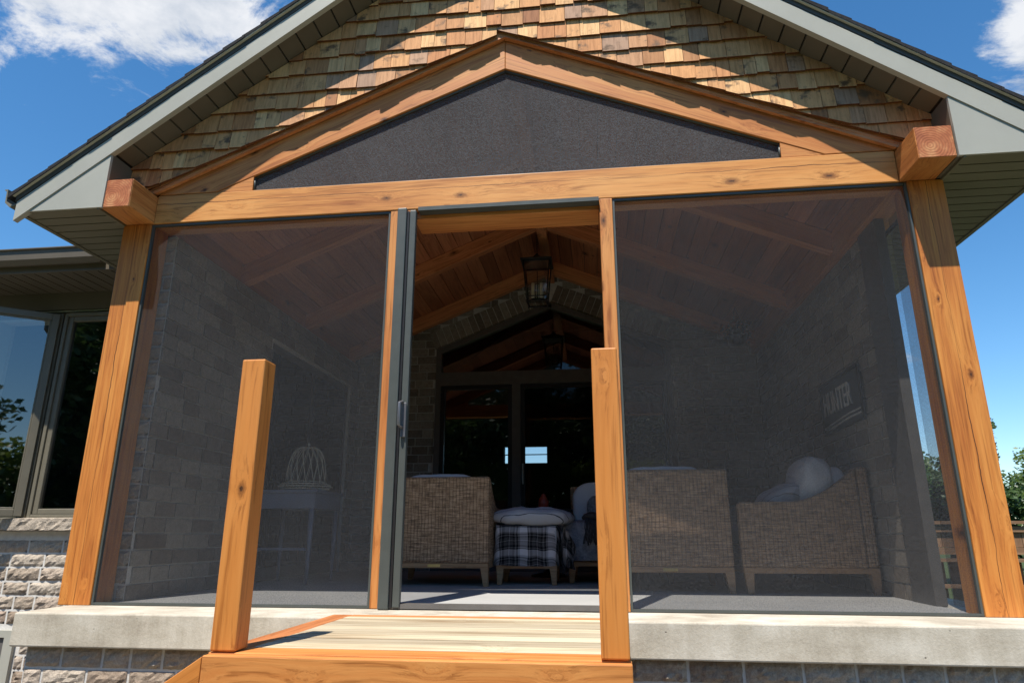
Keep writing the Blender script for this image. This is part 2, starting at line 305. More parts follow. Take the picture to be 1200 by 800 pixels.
def wicker_mat():
    m, nt = newmat('wicker'); raw, v, _ = coords(nt, rand=False)
    s = N(nt, 'ShaderNodeSeparateXYZ'); L(nt, v, s.inputs[0])
    hx = M(nt, 'ADD', s.outputs[0], s.outputs[1])
    def tri(x, p): return M(nt, 'ABSOLUTE', M(nt, 'SUBTRACT', M(nt, 'FRACT', M(nt, 'DIVIDE', x, p)), .5))
    row = M(nt, 'FLOOR', M(nt, 'DIVIDE', s.outputs[2], .011)); colx = M(nt, 'FLOOR', M(nt, 'DIVIDE', hx, .028))
    par = M(nt, 'FRACT', M(nt, 'MULTIPLY', M(nt, 'ADD', row, colx), .5))
    zr = tri(s.outputs[2], .011); xr = tri(hx, .028)
    h = M(nt, 'SUBTRACT', M(nt, 'ADD', M(nt, 'MULTIPLY', M(nt, 'SUBTRACT', .5, zr), 1.2), M(nt, 'MULTIPLY', M(nt, 'SUBTRACT', .5, xr), .8)), 0)
    n = N(nt, 'ShaderNodeTexNoise', Scale=1.0, Detail=4, Roughness=.7); L(nt, scaled(nt, v, (9, 9, 85)), n.inputs['Vector'])
    n2 = N(nt, 'ShaderNodeTexNoise', Scale=1.0, Detail=2); L(nt, scaled(nt, v, (80, 80, 12)), n2.inputs['Vector'])
    f = M(nt, 'ADD', M(nt, 'MULTIPLY', n.outputs[0], .8), M(nt, 'MULTIPLY', n2.outputs[0], .3))
    c = ramp(nt, f, [(.40, (.13, .08, .05)), (.53, (.38, .24, .14)), (.68, (.68, .46, .29))])
    gap = M(nt, 'MULTIPLY', M(nt, 'GREATER_THAN', xr, .41), M(nt, 'ADD', .35, M(nt, 'MULTIPLY', par, .8)), clamp=True)
    gapz = M(nt, 'MULTIPLY', M(nt, 'GREATER_THAN', zr, .40), .6)
    c = mixc(nt, M(nt, 'MAXIMUM', gap, gapz), c, (.035, .028, .02))
    finish(nt, c, .65, h, .6, .006, .3); return m
m_wicker = wicker_mat()
def plaid_mat():
    m, nt = newmat('plaid_wool'); raw, v, _ = coords(nt, rand=False)
    s = N(nt, 'ShaderNodeSeparateXYZ'); L(nt, v, s.inputs[0])
    wv = N(nt, 'ShaderNodeTexNoise', Scale=7, Detail=2); L(nt, v, wv.inputs['Vector'])
    wob = M(nt, 'MULTIPLY', M(nt, 'SUBTRACT', wv.outputs[0], .5), .03)
    def stripes(x, p, ph):
        fr = M(nt, 'FRACT', M(nt, 'DIVIDE', M(nt, 'ADD', M(nt, 'ADD', x, ph), wob), p))
        r = N(nt, 'ShaderNodeValToRGB'); r.color_ramp.interpolation = 'CONSTANT'; e = r.color_ramp.elements
        st = [(0, .56), (.26, .10), (.31, .30), (.35, .07), (.44, .20), (.55, .16), (.62, .5), (.635, .18), (.75, .08), (.82, .28), (.87, .09), (.93, .36)]
        while len(e) < len(st): e.new(.5)
        for i, (q, g) in enumerate(st): e[i].position = q; e[i].color = (g, g, g*1.06, 1)
        L(nt, fr, r.inputs[0]); return r.outputs[0]
    a = stripes(s.outputs[0], .23, .11); b = stripes(M(nt, 'ADD', s.outputs[2], s.outputs[1]), .19, .02)
    c = mixc(nt, .5, a, b)
    c = mixc(nt, 1.0, c, mixc(nt, .5, a, b), 'MULTIPLY'); c = mixc(nt, 1.0, c, (2.1, 1.95, 1.75), 'MULTIPLY')
    n = N(nt, 'ShaderNodeTexNoise', Scale=300, Detail=2); L(nt, v, n.inputs['Vector'])
    finish(nt, c, .95, n.outputs[0], .4, .003, .1); return m
m_plaid = plaid_mat()
def stripe_mat():
    m, nt = newmat('striped_pillow_cloth'); raw, v, _ = coords(nt, rand=False)
    s = N(nt, 'ShaderNodeSeparateXYZ'); L(nt, v, s.inputs[0])
    wv = N(nt, 'ShaderNodeTexNoise', Scale=5, Detail=2); L(nt, v, wv.inputs['Vector'])
    x = M(nt, 'ADD', M(nt, 'ADD', s.outputs[1], s.outputs[2]), M(nt, 'MULTIPLY', wv.outputs[0], .03))
    fr = M(nt, 'FRACT', M(nt, 'DIVIDE', x, .085))
    k = M(nt, 'LESS_THAN', fr, .09)
    c = mixc(nt, k, (.50, .51, .55), (.06, .07, .10))
    n = N(nt, 'ShaderNodeTexNoise', Scale=14, Detail=3); L(nt, v, n.inputs['Vector'])
    finish(nt, c, .95, n.outputs[0], .5, .02, .1); return m
m_stripe = stripe_mat()

# ------------------------------------------------------------------ mesh helpers
class MB:
    def __init__(s): s.v = []; s.f = []; s.t = []; s.sm = []
    def face(s, pts, t=.5, sm=False):
        i = len(s.v); s.v += [Vector(p) for p in pts]; s.f.append(list(range(i, i+len(pts)))); s.t.append(t); s.sm.append(sm)
    def raw(s, vs, fs, t=.5, sm=False):
        i = len(s.v); s.v += [Vector(p) for p in vs]
        for f in fs: s.f.append([i+k for k in f]); s.t.append(t); s.sm.append(sm)
    def box(s, x0, x1, y0, y1, z0, z1, t=.5, mat=None):
        vs = [Vector((x, y, z)) for x in (x0, x1) for y in (y0, y1) for z in (z0, z1)]
        if mat: vs = [mat @ q for q in vs]
        s.raw(vs, [(0, 1, 3, 2), (4, 6, 7, 5), (0, 4, 5, 1), (2, 3, 7, 6), (0, 2, 6, 4), (1, 5, 7, 3)], t)
        return s
    def prism(s, poly, d0, d1, fn, t=.5):            # fn(a, b, d) -> point
        n = len(poly); vs = [fn(a, b, d0) for a, b in poly]+[fn(a, b, d1) for a, b in poly]
        fs = [tuple(range(n)), tuple(range(2*n-1, n-1, -1))]+[(i, i+n, (i+1) % n+n, (i+1) % n) for i in range(n)]
        s.raw(vs, fs, t); return s
    def tube(s, pts, r, seg=8, t=.5, cap=True):
        pts = [Vector(p) for p in pts]; rs = r if isinstance(r, (list, tuple)) else [r]*len(pts)
        d0 = (pts[1]-pts[0]).normalized(); a = d0.orthogonal().normalized(); rings = []
        for i, p in enumerate(pts):
            d = (pts[min(i+1, len(pts)-1)]-pts[max(i-1, 0)]).normalized(); a = (a-d*a.dot(d)).normalized(); b = d.cross(a)
            rings.append([p+(a*math.cos(q)+b*math.sin(q))*rs[i] for q in (2*math.pi*k/seg for k in range(seg))])
        vs = [q for rg in rings for q in rg]
        fs = [(i*seg+k, i*seg+(k+1) % seg, (i+1)*seg+(k+1) % seg, (i+1)*seg+k) for i in range(len(pts)-1) for k in range(seg)]
        s.raw(vs, fs, t, True)
        if cap: s.raw(rings[0], [tuple(range(seg-1, -1, -1))], t); s.raw(rings[-1], [tuple(range(seg))], t)
        return s
    def lathe(s, prof, c=(0, 0, 0), seg=24, t=.5):
        c = Vector(c); vs = [c+Vector((r*math.cos(2*math.pi*k/seg), r*math.sin(2*math.pi*k/seg), z)) for r, z in prof for k in range(seg)]
        s.raw(vs, [(i*seg+k, i*seg+(k+1) % seg, (i+1)*seg+(k+1) % seg, (i+1)*seg+k) for i in range(len(prof)-1) for k in range(seg)], t, True); return s
    def cushion(s, c, hx, hy, hz, e=.45, wr=.006, seed=0, mat=None, nu=40, nv=22):
        c = Vector(c); sg = lambda x, p: math.copysign(abs(x)**p, x); vs = []
        for j in range(nv+1):
            ph = -math.pi/2+math.pi*j/nv
            for i in range(nu):
                th = 2*math.pi*i/nu
                p = Vector((hx*sg(math.cos(ph), e)*sg(math.cos(th), e), hy*sg(math.cos(ph), e)*sg(math.sin(th), e), hz*sg(math.sin(ph), .8)))
                nn = noise.noise_vector(p*7+Vector((seed, seed*2, 0)))*wr+noise.noise_vector(p*20+Vector((seed, 0, 0)))*wr*.4
                p = p+nn
                if mat: p = mat @ p
                vs.append(c+p)
        s.raw(vs, [(j*nu+i, j*nu+(i+1) % nu, (j+1)*nu+(i+1) % nu, (j+1)*nu+i) for j in range(nv) for i in range(nu)], .5, True); return s
    def build(s, name, mat, parent=None, loc=(0, 0, 0), mw=None, bevel=0, local=None):
        """verts are in the parent's frame; local = matrix of the part inside its parent, verts then moved into it"""
        vs = s.v
        if local is not None:
            inv = local.inverted(); vs = [inv @ v for v in vs]
        me = bpy.data.meshes.new(name); me.from_pydata([tuple(v) for v in vs], [], s.f); me.validate(clean_customdata=False)
        me.polygons.foreach_set('use_smooth', s.sm[:len(me.polygons)])
        a = me.attributes.new('tone', 'FLOAT', 'FACE'); 
        if len(s.t) == len(me.polygons): a.data.foreach_set('value', s.t)
        bm = bmesh.new(); bm.from_mesh(me); bmesh.ops.remove_doubles(bm, verts=bm.verts, dist=1e-6) if any(s.sm) else None
        bmesh.ops.recalc_face_normals(bm, faces=bm.faces)
        bm.to_mesh(me); bm.free()
        me.materials.append(mat); o = bpy.data.objects.new(name, me); col.objects.link(o)
        if parent: o.parent = parent
        if local is not None: o.matrix_local = local
        else: o.location = loc
        if bevel:
            b = o.modifiers.new('bevel', 'BEVEL'); b.width = bevel; b.segments = 2; b.limit_method = 'ANGLE'
        return o
def thing(name, label, cat, loc=(0, 0, 0), rz=0, group=None):
    o = bpy.data.objects.new(name, None); col.objects.link(o); o.location = loc; o.rotation_euler = (0, 0, rz); o.empty_display_size = .1
    o['label'] = label; o['category'] = cat
    if group: o['group'] = group
    return o
def tag(o, label, cat, group=None):
    o['label'] = label; o['category'] = cat
    if group: o['group'] = group
    return o
def struct(o): o['kind'] = 'structure'; return o
XZ = lambda a, b, d: Vector((a, d, b))
def loc_axis(c, ang):            # part frame: local X along a line at angle ang in the XZ plane (z up the face)
    return Matrix.Translation(Vector(c)) @ Matrix.Rotation(-ang, 4, 'Y')
def timber(name, mat, parent, poly, y0, y1, c, ang, bevel=.004):
    return MB().prism(poly, y0, y1, XZ).build(name, mat, parent, local=loc_axis(c, ang), bevel=bevel)
def board(name, mat, parent, x0, x1, y0, y1, z0, z1, axis='x', bevel=.004, mb=None):
    c = ((x0+x1)/2, (y0+y1)/2, (z0+z1)/2)
    if axis == 'x': lm = Matrix.Translation(c)
    elif axis == 'z': lm = Matrix.Translation(c) @ Matrix.Rotation(-math.pi/2, 4, 'Y')
    else: lm = Matrix.Translation(c) @ Matrix.Rotation(math.pi/2, 4, 'Z')
    return MB().box(x0, x1, y0, y1, z0, z1).build(name, mat, parent, local=lm, bevel=bevel)

def bricks(mb, mo, U, V, Nn, O, width, height, test=None, pitch=.10, blen=.26, gap=.012, proud=.018, rough=0, seed=1, soldier=False):
    """U,V in-plane unit vectors, Nn outward, O origin on the wall face"""
    r = random.Random(seed); U, V, Nn, O = map(Vector, (U, V, Nn, O)); rows = int(math.ceil(height/pitch))
    for j in range(rows):
        u = -r.random()*blen
        while u < width:
            l = blen*(.62+.55*r.random()) if not soldier else blen
            a, b = max(u, 0)+gap/2, min(u+l, width)-gap/2; z0, z1 = j*pitch+gap/2, min((j+1)*pitch, height)-gap/2; u += l
            if b-a < .02 or z1-z0 < .02: continue
            if test and not test((a+b)/2, (z0+z1)/2, a, b, z0, z1):
                q = 8; ok = [test(a+(b-a)*(k+.5)/q, (z0+z1)/2, a+(b-a)*k/q, a+(b-a)*(k+1)/q, z0, z1) for k in range(q)]
                if sum(ok) < 2: continue
                ks = [k for k in range(q) if ok[k]]
                if ks != list(range(ks[0], ks[-1]+1)): continue
                a, b = a+(b-a)*ks[0]/q, a+(b-a)*(ks[-1]+1)/q
            t = r.random(); pr = proud*(.8+.4*r.random())
            if rough == 0:
                vs = [O+U*x+V*z+Nn*d for d in (0, pr) for x, z in ((a, z0), (b, z0), (b, z1), (a, z1))]
                mb.raw(vs, [(4, 5, 6, 7), (0, 1, 5, 4), (1, 2, 6, 5), (2, 3, 7, 6), (3, 0, 4, 7)], t)
            else:
                nx, nz = max(4, int((b-a)/.022)), 5; vs = []
                for q in range(nz+1):
                    for p in range(nx+1):
                        x = a+(b-a)*p/nx; z = z0+(z1-z0)*q/nz; e = min(p, nx-p, q, nz-q)
                        d = 0 if e == 0 else pr*(.75 if e == 1 else 1)+rough*noise.noise(Vector((x*28+seed, z*34, t*50)))+rough*.6*noise.noise(Vector((x*70, z*80, t*50)))
                        jx = .003*noise.noise(Vector((z*60, t*30, p))) if e == 0 else 0; jz = .004*noise.noise(Vector((x*45, t*30, q)))
                        vs.append(O+U*(x+jx)+V*(z+jz)+Nn*max(d, 0))
                mb.raw(vs, [(q*(nx+1)+p, q*(nx+1)+p+1, (q+1)*(nx+1)+p+1, (q+1)*(nx+1)+p) for q in range(nz) for p in range(nx)], t)

X, Y, Z = (1, 0, 0), (0, 1, 0), (0, 0, 1)
GZ = -.80                                                        # garden level; porch floor is z = 0

# ------------------------------------------------------------------ ground
g = MB(); g.face([(-400, -400, GZ), (400, -400, GZ), (400, 400, GZ), (-400, 400, GZ)]); struct(g.build('ground', m_grass))
g = MB(); g.face([(-9, -2.2, GZ+.004), (5, -2.2, GZ+.004), (5, 1.25, GZ+.004), (-9, 1.25, GZ+.004)]); struct(g.build('bounce_ground', m_path))  # unseen ground patch, widened and kept neutral for its bounced light

# ------------------------------------------------------------------ the porch building
P = thing('screened_porch', 'gabled timber porch with dark insect screens, cedar shingle gable and pale concrete base', 'porch', (0, 0, GZ))
PO = (0, 0, -GZ)
PM = Matrix.Translation((0, 0, -GZ))
def pb(mb, name, mat, parent=None, bevel=0):                     # part of the porch, verts in world coordinates
    if parent is None: return mb.build(name, mat, P, loc=PO, bevel=bevel)
    return mb.build(name, mat, parent, bevel=bevel)
def pboard(name, mat, *a, axis='x', bevel=.004):
    x0, x1, y0, y1, z0, z1 = a; return board(name, mat, P, x0, x1, y0, y1, z0-GZ, z1-GZ, axis, bevel)
W, PW = 2.6, .2
# slab and foundation
slab = MB(); slab.box(-2.53, 2.75, -.375, 4.0, -.165, 0)
sl_o = pb(slab, 'concrete_slab', m_conc, bevel=.008)
fl = MB(); fl.box(-2.38, 2.42, .04, 4.0, .001, .004); pb(fl, 'floor', m_floor)
fb = MB(); bricks(fb, None, X, Z, (0, -1, 0), (-2.47, -.318, GZ+.005), 5.2, -GZ-.17, pitch=.105, blen=.245, gap=.014, rough=.012, proud=.013, seed=3)
pb(fb, 'foundation_stones', m_brick)
fm = MB(); fm.box(-2.47, 2.73, -.315, 3.9, GZ, -.165); pb(fm, 'foundation_mortar', m_mortar)
# posts and beams
pboard('post', m_post, -W, -W+PW, 0, .19, 0, 2.4, axis='z')
pboard('post', m_post, W-PW, W, 0, .19, 0, 2.4, axis='z')
for s in (-1, 1):                                                 # long plates carried by the posts, ends sticking out
    x0, x1 = (-2.585, -2.385) if s < 0 else (2.36, 2.56)
    pl_ = pboard('plate_beam', m_wood, x0, x1, -.25, 3.98, 2.402, 2.6, axis='y', bevel=.006)
    c = (x0+x1)/2
    e_ = MB().box(x0+.004, x1-.004, -.2535, -.2495, 2.406, 2.596); o = e_.build('end_grain', m_end, P, local=Matrix.Translation((c, -.25, 2.5))); o.location = (c, -.25, 2.5-GZ)
pboard('tie_beam', m_beam, -2.383, 2.358, 0, .19, 2.4, 2.607, axis='x')
S1 = .4235
for s in (-1, 1):
    ang = math.atan(S1)*(-s)
    poly = [(0, 3.63), (s*2.375, 3.63-2.375*S1), (s*2.375, 2.611), (s*1.965, 2.611), (0, 3.408)]
    if s > 0: poly = poly[::-1]
    poly = [(a+(s*.0008), b-GZ) for a, b in poly]
    timber('gable_chord', m_wood, P, poly, 0, .14, (s*1.2, .07, 3.02-GZ), ang)
    # filler block under the chord, cut square to the screen
    xg = 1.71
    poly = [(s*xg, 2.610), (s*1.955, 2.610), (s*xg, 3.408-.4056*xg-.004)]
    MB().prism([(a, b-GZ) for a, b in poly], .003, .12, XZ).build('filler_block', m_wood, P, local=Matrix.Translation((s*1.8, .05, 2.65-GZ)))
    # dark drip trim on the chord's upper edge
    t0, t1 = .0, .016
    poly = [(0, 3.634+t0), (s*2.42, 3.634-2.42*S1+t0), (s*2.42, 3.634-2.42*S1+t1), (0, 3.634+t1)]
    MB().prism([(a, b-GZ) for a, b in poly], -.035, .02, XZ).build('chord_trim', m_trim, P, local=loc_axis((s*1.2, 0, 3.1-GZ), ang))
# door studs
pboard('stud', m_wood, -.741, -.60, .004, .13, .002, 2.398, axis='z')
pboard('stud', m_wood, .592, .672, .0, .13, .002, 2.398, axis='z')
pboard('door_header', m_wood, -.598, .590, .04, .26, 2.345, 2.396, axis='x')

# ------------------------------------------------------------------ screens
def screen(x0, x1, z0, z1, y=.022):
    f = MB(); t = .012
    f.box(x0, x0+t, y-.012, y+.01, z0, z1).box(x1-t, x1, y-.012, y+.01, z0, z1).box(x0+t, x1-t, y-.012, y+.01, z0, z0+t).box(x0+t, x1-t, y-.012, y+.01, z1-t, z1)
    fr = pb(f, 'screen_frame', m_dframe)
    m = MB(); m.face([(x0+t, y, z0+t), (x1-t, y, z0+t), (x1-t, y, z1-t), (x0+t, y, z1-t)]); m.build('mesh_panel', m_screen, fr)
screen(-2.398, -.743, .004, 2.396)
screen(.674, 2.398, .004, 2.396)
g = MB(); gx = 1.708; zt = lambda x: 3.404-.4056*abs(x)
g.face([(-gx, .03, 2.612), (gx, .03, 2.612), (gx, .03, zt(gx)), (0, .03, zt(0)), (-gx, .03, zt(gx))]); pb(g, 'gable_mesh', m_screeng)
g = MB(); t = .012
for a, b in (((-gx, 2.612), (gx, 2.612)), ((gx, 2.612), (gx, zt(gx))), ((gx, zt(gx)), (0, zt(0))), ((0, zt(0)), (-gx, zt(gx))), ((-gx, zt(gx)), (-gx, 2.612))):
    g.tube([(a[0], .022, a[1]), (b[0], .022, b[1])], .008, 6)
pb(g, 'gable_mesh_frame', m_dframe)
for s in (-1, 1):                                                 # side screens
    g = MB(); x = s*2.5; g.face([(x, .19, .01), (x, .52 if s > 0 else .21, .01), (x, .52 if s > 0 else .21, 2.4), (x, .19, 2.4)]); pb(g, 'side_mesh', m_screen) if s > 0 else None
# door: jamb housing, open retracted door stile, tracks
D = MB(); D.box(-.682, -.622, -.045, .003, .002, 2.39); dj = pb(D, 'door_jamb', m_dframe, bevel=.006)
D = MB(); D.box(-.603, -.563, -.035, .005, .012, 2.375); ds = pb(D, 'sliding_door_stile', m_dframe, bevel=.005)
D = MB(); D.box(-.620, -.607, -.03, .01, .012, 2.37); D.build('seal_gap', m_black, ds)
H = MB(); H.box(-.597, -.567, -.049, -.0405, .93, 1.13).tube([(-.590, -.05, .985), (-.598, -.085, .995), (-.598, -.085, 1.125), (-.590, -.05, 1.135)], .010, 8)
H.build('door_handle', m_handle, ds, bevel=.002)
T = MB(); T.box(-.552, .590, -.03, .045, 2.372, 2.398); pb(T, 'top_track', m_dframe)
T = MB(); T.box(-.64, .590, -.02, .045, .006, .03); pb(T, 'bottom_track', m_dark)

# ------------------------------------------------------------------ shingled gable wall
SR = .735; ZA = 4.68                                            # soffit line on the wall
top = lambda x: ZA-SR*abs(x-.005)
low = lambda x: 3.655-S1*abs(x)
r = random.Random(11); sh = MB(); exp_ = .134; j = 0; z = 2.50
while z < ZA+.1:
    x = -2.62+r.random()*.1; j += 1
    while x < 2.6:
        wd = r.uniform(.075, .175); a, b = x+.0015, x+wd-.0015; x += wd
        jit = r.uniform(-.008, .008) + (.004*math.sin(x*3+j)); zb = z+jit; zt_ = z+exp_+.03
        xm = (a+b)/2
        lo_ = min(low(a), low(b)); hi_ = max(top(a), top(b))
        if zt_ < lo_-.01 or zb > hi_: continue
        if abs(xm) > 2.38 and zb < 2.60 and False: continue
        poly = [(a, zb), (b, zb), (b, zt_), (a, zt_)]
        # clip against the soffit line and the chord trim
        def clip(poly, fn):
            out = []
            for i in range(len(poly)):
                p, q = poly[i], poly[(i+1) % len(poly)]; dp, dq = fn(p), fn(q)
                if dp >= 0: out.append(p)
                if dp*dq < 0: k = dp/(dp-dq); out.append((p[0]+(q[0]-p[0])*k, p[1]+(q[1]-p[1])*k))
            return out
        sgn = -1 if xm < 0 else 1
        poly = clip(poly, lambda p: ZA-SR*sgn*(p[0]-.005)-p[1]-.002)
        if len(poly) > 2: poly = clip(poly, lambda p: p[1]-(3.659-S1*sgn*p[0]))
        if len(poly) > 2: poly = clip(poly, lambda p: p[1]-2.612)
        if len(poly) < 3: continue
        tk = r.uniform(.013, .023); yb = -.053-tk+r.uniform(-.003, .003); yt = -.049
        n = len(poly); fy = lambda p: yb+(yt-yb)*(p[1]-zb)/(zt_-zb)
        vs = [Vector((p[0], fy(p), p[1])) for p in poly]+[Vector((p[0], fy(p)+.014, p[1])) for p in poly]
        fs = [tuple(range(n)), tuple(range(2*n-1, n-1, -1))]+[(i, i+n, (i+1) % n+n, (i+1) % n) for i in range(n)]
        sh.raw(vs, fs, r.random()*(.93 if r.random() < .9 else 1.0)+(.0))
    z += exp_
gw = MB(); gw.prism([(-2.6, 2.61), (-2.39, 2.61), (0, 3.64), (2.36, 2.61), (2.6, 2.61), (2.6, top(2.6)), (0, ZA), (-2.6, top(2.6))], -.032, -.006, XZ)
pb(gw, 'gable_sheathing', m_trim); pb(sh, 'cedar_shingles', m_shingle)

# ------------------------------------------------------------------ roof, soffits, fascias
RX = 3.17; YB = 8.6; YF = -.262
roof = thing_roof = None
rb = MB()
for s in (-1, 1):
    zt0 = ZA+.168
    poly = [(0, ZA+.05), (s*RX, ZA+.05-SR*RX), (s*RX, zt0-SR*RX), (0, zt0)]
    rb.prism(poly, YF+.035, YB, XZ)
    # roofing courses stepping along the rake, overhanging it a little
    n = 26
    for k in range(n):
        xa, xb = s*(RX+.03)*k/n, s*(RX+.03)*(k+1)/n+s*.02; o_ = .0; ya = YF-.034+rnd.uniform(-.003, .003)
        z1 = lambda x, d: zt0+d-SR*abs(x)
        rb.prism([(xa, z1(xa, .003)), (xb, z1(xb, .004)), (xb, z1(xb, .036)), (xa, z1(xa, .024))], ya, YB, XZ)
ro = pb(rb, 'roof_shingles', m_roof)
for s in (-1, 1):
    f = MB(); f.prism([(s*.0, ZA-.012), (s*RX, ZA-.012-SR*RX), (s*RX, ZA-.012+.135-SR*RX), (0, ZA-.012+.135)], YF-.008, YF+.03, XZ)
    pb(f, 'rake_fascia', m_fascia)
    f = MB(); f.prism([(s*.0, ZA+.125), (s*(RX+.01), ZA+.125-SR*RX), (s*(RX+.01), ZA+.165-SR*RX), (0, ZA+.165)], YF-.011, YF+.03, XZ); pb(f, 'rake_shadow_band', m_rakeshade)  # dark strip built in as the shadow below the drip edge
    f = MB(); f.prism([(s*.0, ZA+.156), (s*(RX+.02), ZA+.156-SR*RX), (s*(RX+.02), ZA+.1675-SR*RX), (0, ZA+.1675)], YF-.029, YF-.0095, XZ); pb(f, 'drip_edge', m_drip)
    # rake soffit: panels with narrow grooves
    f = MB(); x = 0.0; pw = .117
    while x < 2.56:
        a, b = x+.005, min(x+pw, 2.56)-.005; zz = lambda q, d: ZA+d-SR*q
        f.prism([(s*a, zz(a, 0)), (s*b, zz(b, -.0)), (s*b, zz(b, .012)), (s*a, zz(a, .012))], YF+.028, -.02, XZ); x += pw
    pb(f, 'rake_soffit', m_soffit)
    f = MB(); f.prism([(0, ZA+.014), (s*2.6, ZA+.014-SR*2.6), (s*2.6, ZA+.02-SR*2.6), (0, ZA+.02)], YF+.02, -.01, XZ); pb(f, 'soffit_groove_backing', m_black)
    # eaves return: triangular end, inner cheek, grooved underside
    xi = 2.565
    f = MB(); f.prism([(s*xi, 2.402), (s*3.135, 2.402), (s*3.125, 2.41), (s*xi, ZA-.016-SR*xi)], YF, YF+.02, XZ); pb(f, 'eaves_return', m_fascia)
    f = MB(); xa, xb = sorted((s*xi, s*(xi+.02))); f.box(xa, xb, YF+.02, .0, 2.405, ZA-SR*xi-.004); pb(f, 'return_cheek', m_soffit)
    f = MB(); yy = YF+.01; yend = .74 if s < 0 else 6.0
    while yy < yend:
        xa, xb = sorted((s*2.605, s*3.15)); f.box(xa, xb, yy+.006, min(yy+.095, yend), 2.400, 2.41); yy += .1
    # strip beside the plate end
    xa, xb = sorted((s*2.59, s*2.604)); f.box(xa, xb, YF+.01, yend, 2.392, 2.41)
    pb(f, 'eaves_soffit', m_eaves)
    f = MB(); xa, xb = sorted((s*2.6, s*3.15)); f.box(xa, xb, YF+.022, yend, 2.413, 2.42); pb(f, 'soffit_backing', m_black)
    f = MB(); xa, xb = sorted((s*3.135, s*3.165)); f.box(xa, xb, YF+.032, yend, 2.392, 2.56); pb(f, 'eaves_fascia', m_eaves)
    f = MB(); prof = [(3.167, 2.565), (3.167, 2.46), (3.225, 2.44), (3.265, 2.475), (3.27, 2.56), (3.285, 2.565), (3.285, 2.572), (3.262, 2.572), (3.255, 2.485), (3.222, 2.452), (3.175, 2.466), (3.175, 2.565)]
    f.prism([(s*a, b) for a, b in prof], YF+.0, yend, XZ); pb(f, 'gutter', m_eaves)

# ------------------------------------------------------------------ vault: boards, rafters, ridge
VX = .05; VZ = 3.60
for s in (-1, 1):
    ang = -s*math.atan(S1); n = 17; dx = 2.42/n; mb = MB(); zz = lambda q, d: VZ+d-S1*q
    for k in range(n):
        a, b = k*dx+.003, (k+1)*dx-.003
        mb.prism([(VX+s*a, zz(a, 0)), (VX+s*b, zz(b, 0)), (VX+s*b, zz(b, .02)), (VX+s*a, zz(a, .02))], .15, 3.99, XZ, t=rnd.random())
    # boards run front to back: turn local X along y
    o = mb.build('vault_boards', m_ceil, P, local=Matrix.Translation((0, 0, -GZ)) @ Matrix.Rotation(math.pi/2, 4, 'Z')) if False else None
    vs = MB(); vs.v = [v-Vector((0, 0, GZ)) for v in mb.v]; vs.f = mb.f; vs.t = mb.t; vs.sm = mb.sm
    vs.build('vault_boards', m_ceil, P, local=Matrix.Translation((0, 2, -GZ+3)) @ Matrix.Rotation(math.pi/2, 4, 'Z'))
    mb = MB(); mb.prism([(VX, zz(0, .024)), (VX+s*2.45, zz(2.45, .024)), (VX+s*2.45, zz(2.45, .04)), (VX, zz(0, .04))], .14, 4.0, XZ); pb(mb, 'vault_backing', m_black)
    for yy in (1.15, 2.45, 3.74):
        poly = [(VX+s*.04, zz(.04, -.004)), (VX+s*2.44, zz(2.44, -.004)), (VX+s*2.44, zz(2.44, -.17)), (VX+s*.04, zz(.04, -.17))]
        timber('rafter', m_raft, P, [(a, b-GZ) for a, b in poly], yy, yy+.09, (VX+s*1.2, yy, 3.0-GZ), ang)
pboard('ridge_beam', m_raft, VX-.05, VX+.05, .2, 3.98, 3.38, 3.575, axis='y')

# ------------------------------------------------------------------ stone walls of the porch
# window wall polygon at the back, y = 4
WX0, WX1, WS = -1.36, 1.44, .40; WA = 3.13; wtop = lambda x: WA-WS*abs(x-.04)
def t_back(u, v, a, b, z0, z1):
    x = u-2.45
    if v > VZ-S1*abs(x-VX)-.02: return False
    if a-2.45 < WX1 and b-2.45 > WX0 and z0 < wtop(x)+.24: return False
    return True
bk = MB(); bricks(bk, None, X, Z, (0, -1, 0), (-2.45, 4.0, 0), 4.9, 3.6, t_back, pitch=.10, blen=.27, seed=5, proud=.012)
for s in (-1, 1):                                                 # soldier course following the slope
    ang = -s*math.atan(WS); d = Vector((math.cos(ang)*s, 0, math.sin(ang)*s)); n_ = Vector((-d.z, 0, d.x))*s
    ln = 1.48; k = 0
    o0 = Vector((.04, 4.0, WA+.01))
    while k*.085 < ln:
        a, b = k*.085+.005, (k+1)*.085-.005; k += 1; t = rnd.random(); pr = .012+.006*rnd.random()
        vs = [o0+d*x+n_*y+Vector((0, -q, 0)) for q in (0, pr) for x, y in ((a, .01), (b, .01), (b, .235), (a, .235))]
        bk.raw(vs, [(4, 5, 6, 7), (0, 1, 5, 4), (1, 2, 6, 5), (2, 3, 7, 6), (3, 0, 4, 7)], t)
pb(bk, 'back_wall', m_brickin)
mo = MB(); mo.prism([(-2.45, 0), (WX0, 0), (WX0, wtop(WX0)), (.04, WA), (.04, 3.62), (-2.45, 2.6)], 4.0, 4.1, XZ)
mo.prism([(2.45, 0), (WX1, 0), (WX1, wtop(WX1)), (.04, WA), (.04, 3.62), (2.45, 2.6)], 4.0, 4.1, XZ); pb(mo, 'back_wall_mortar', m_mortar)
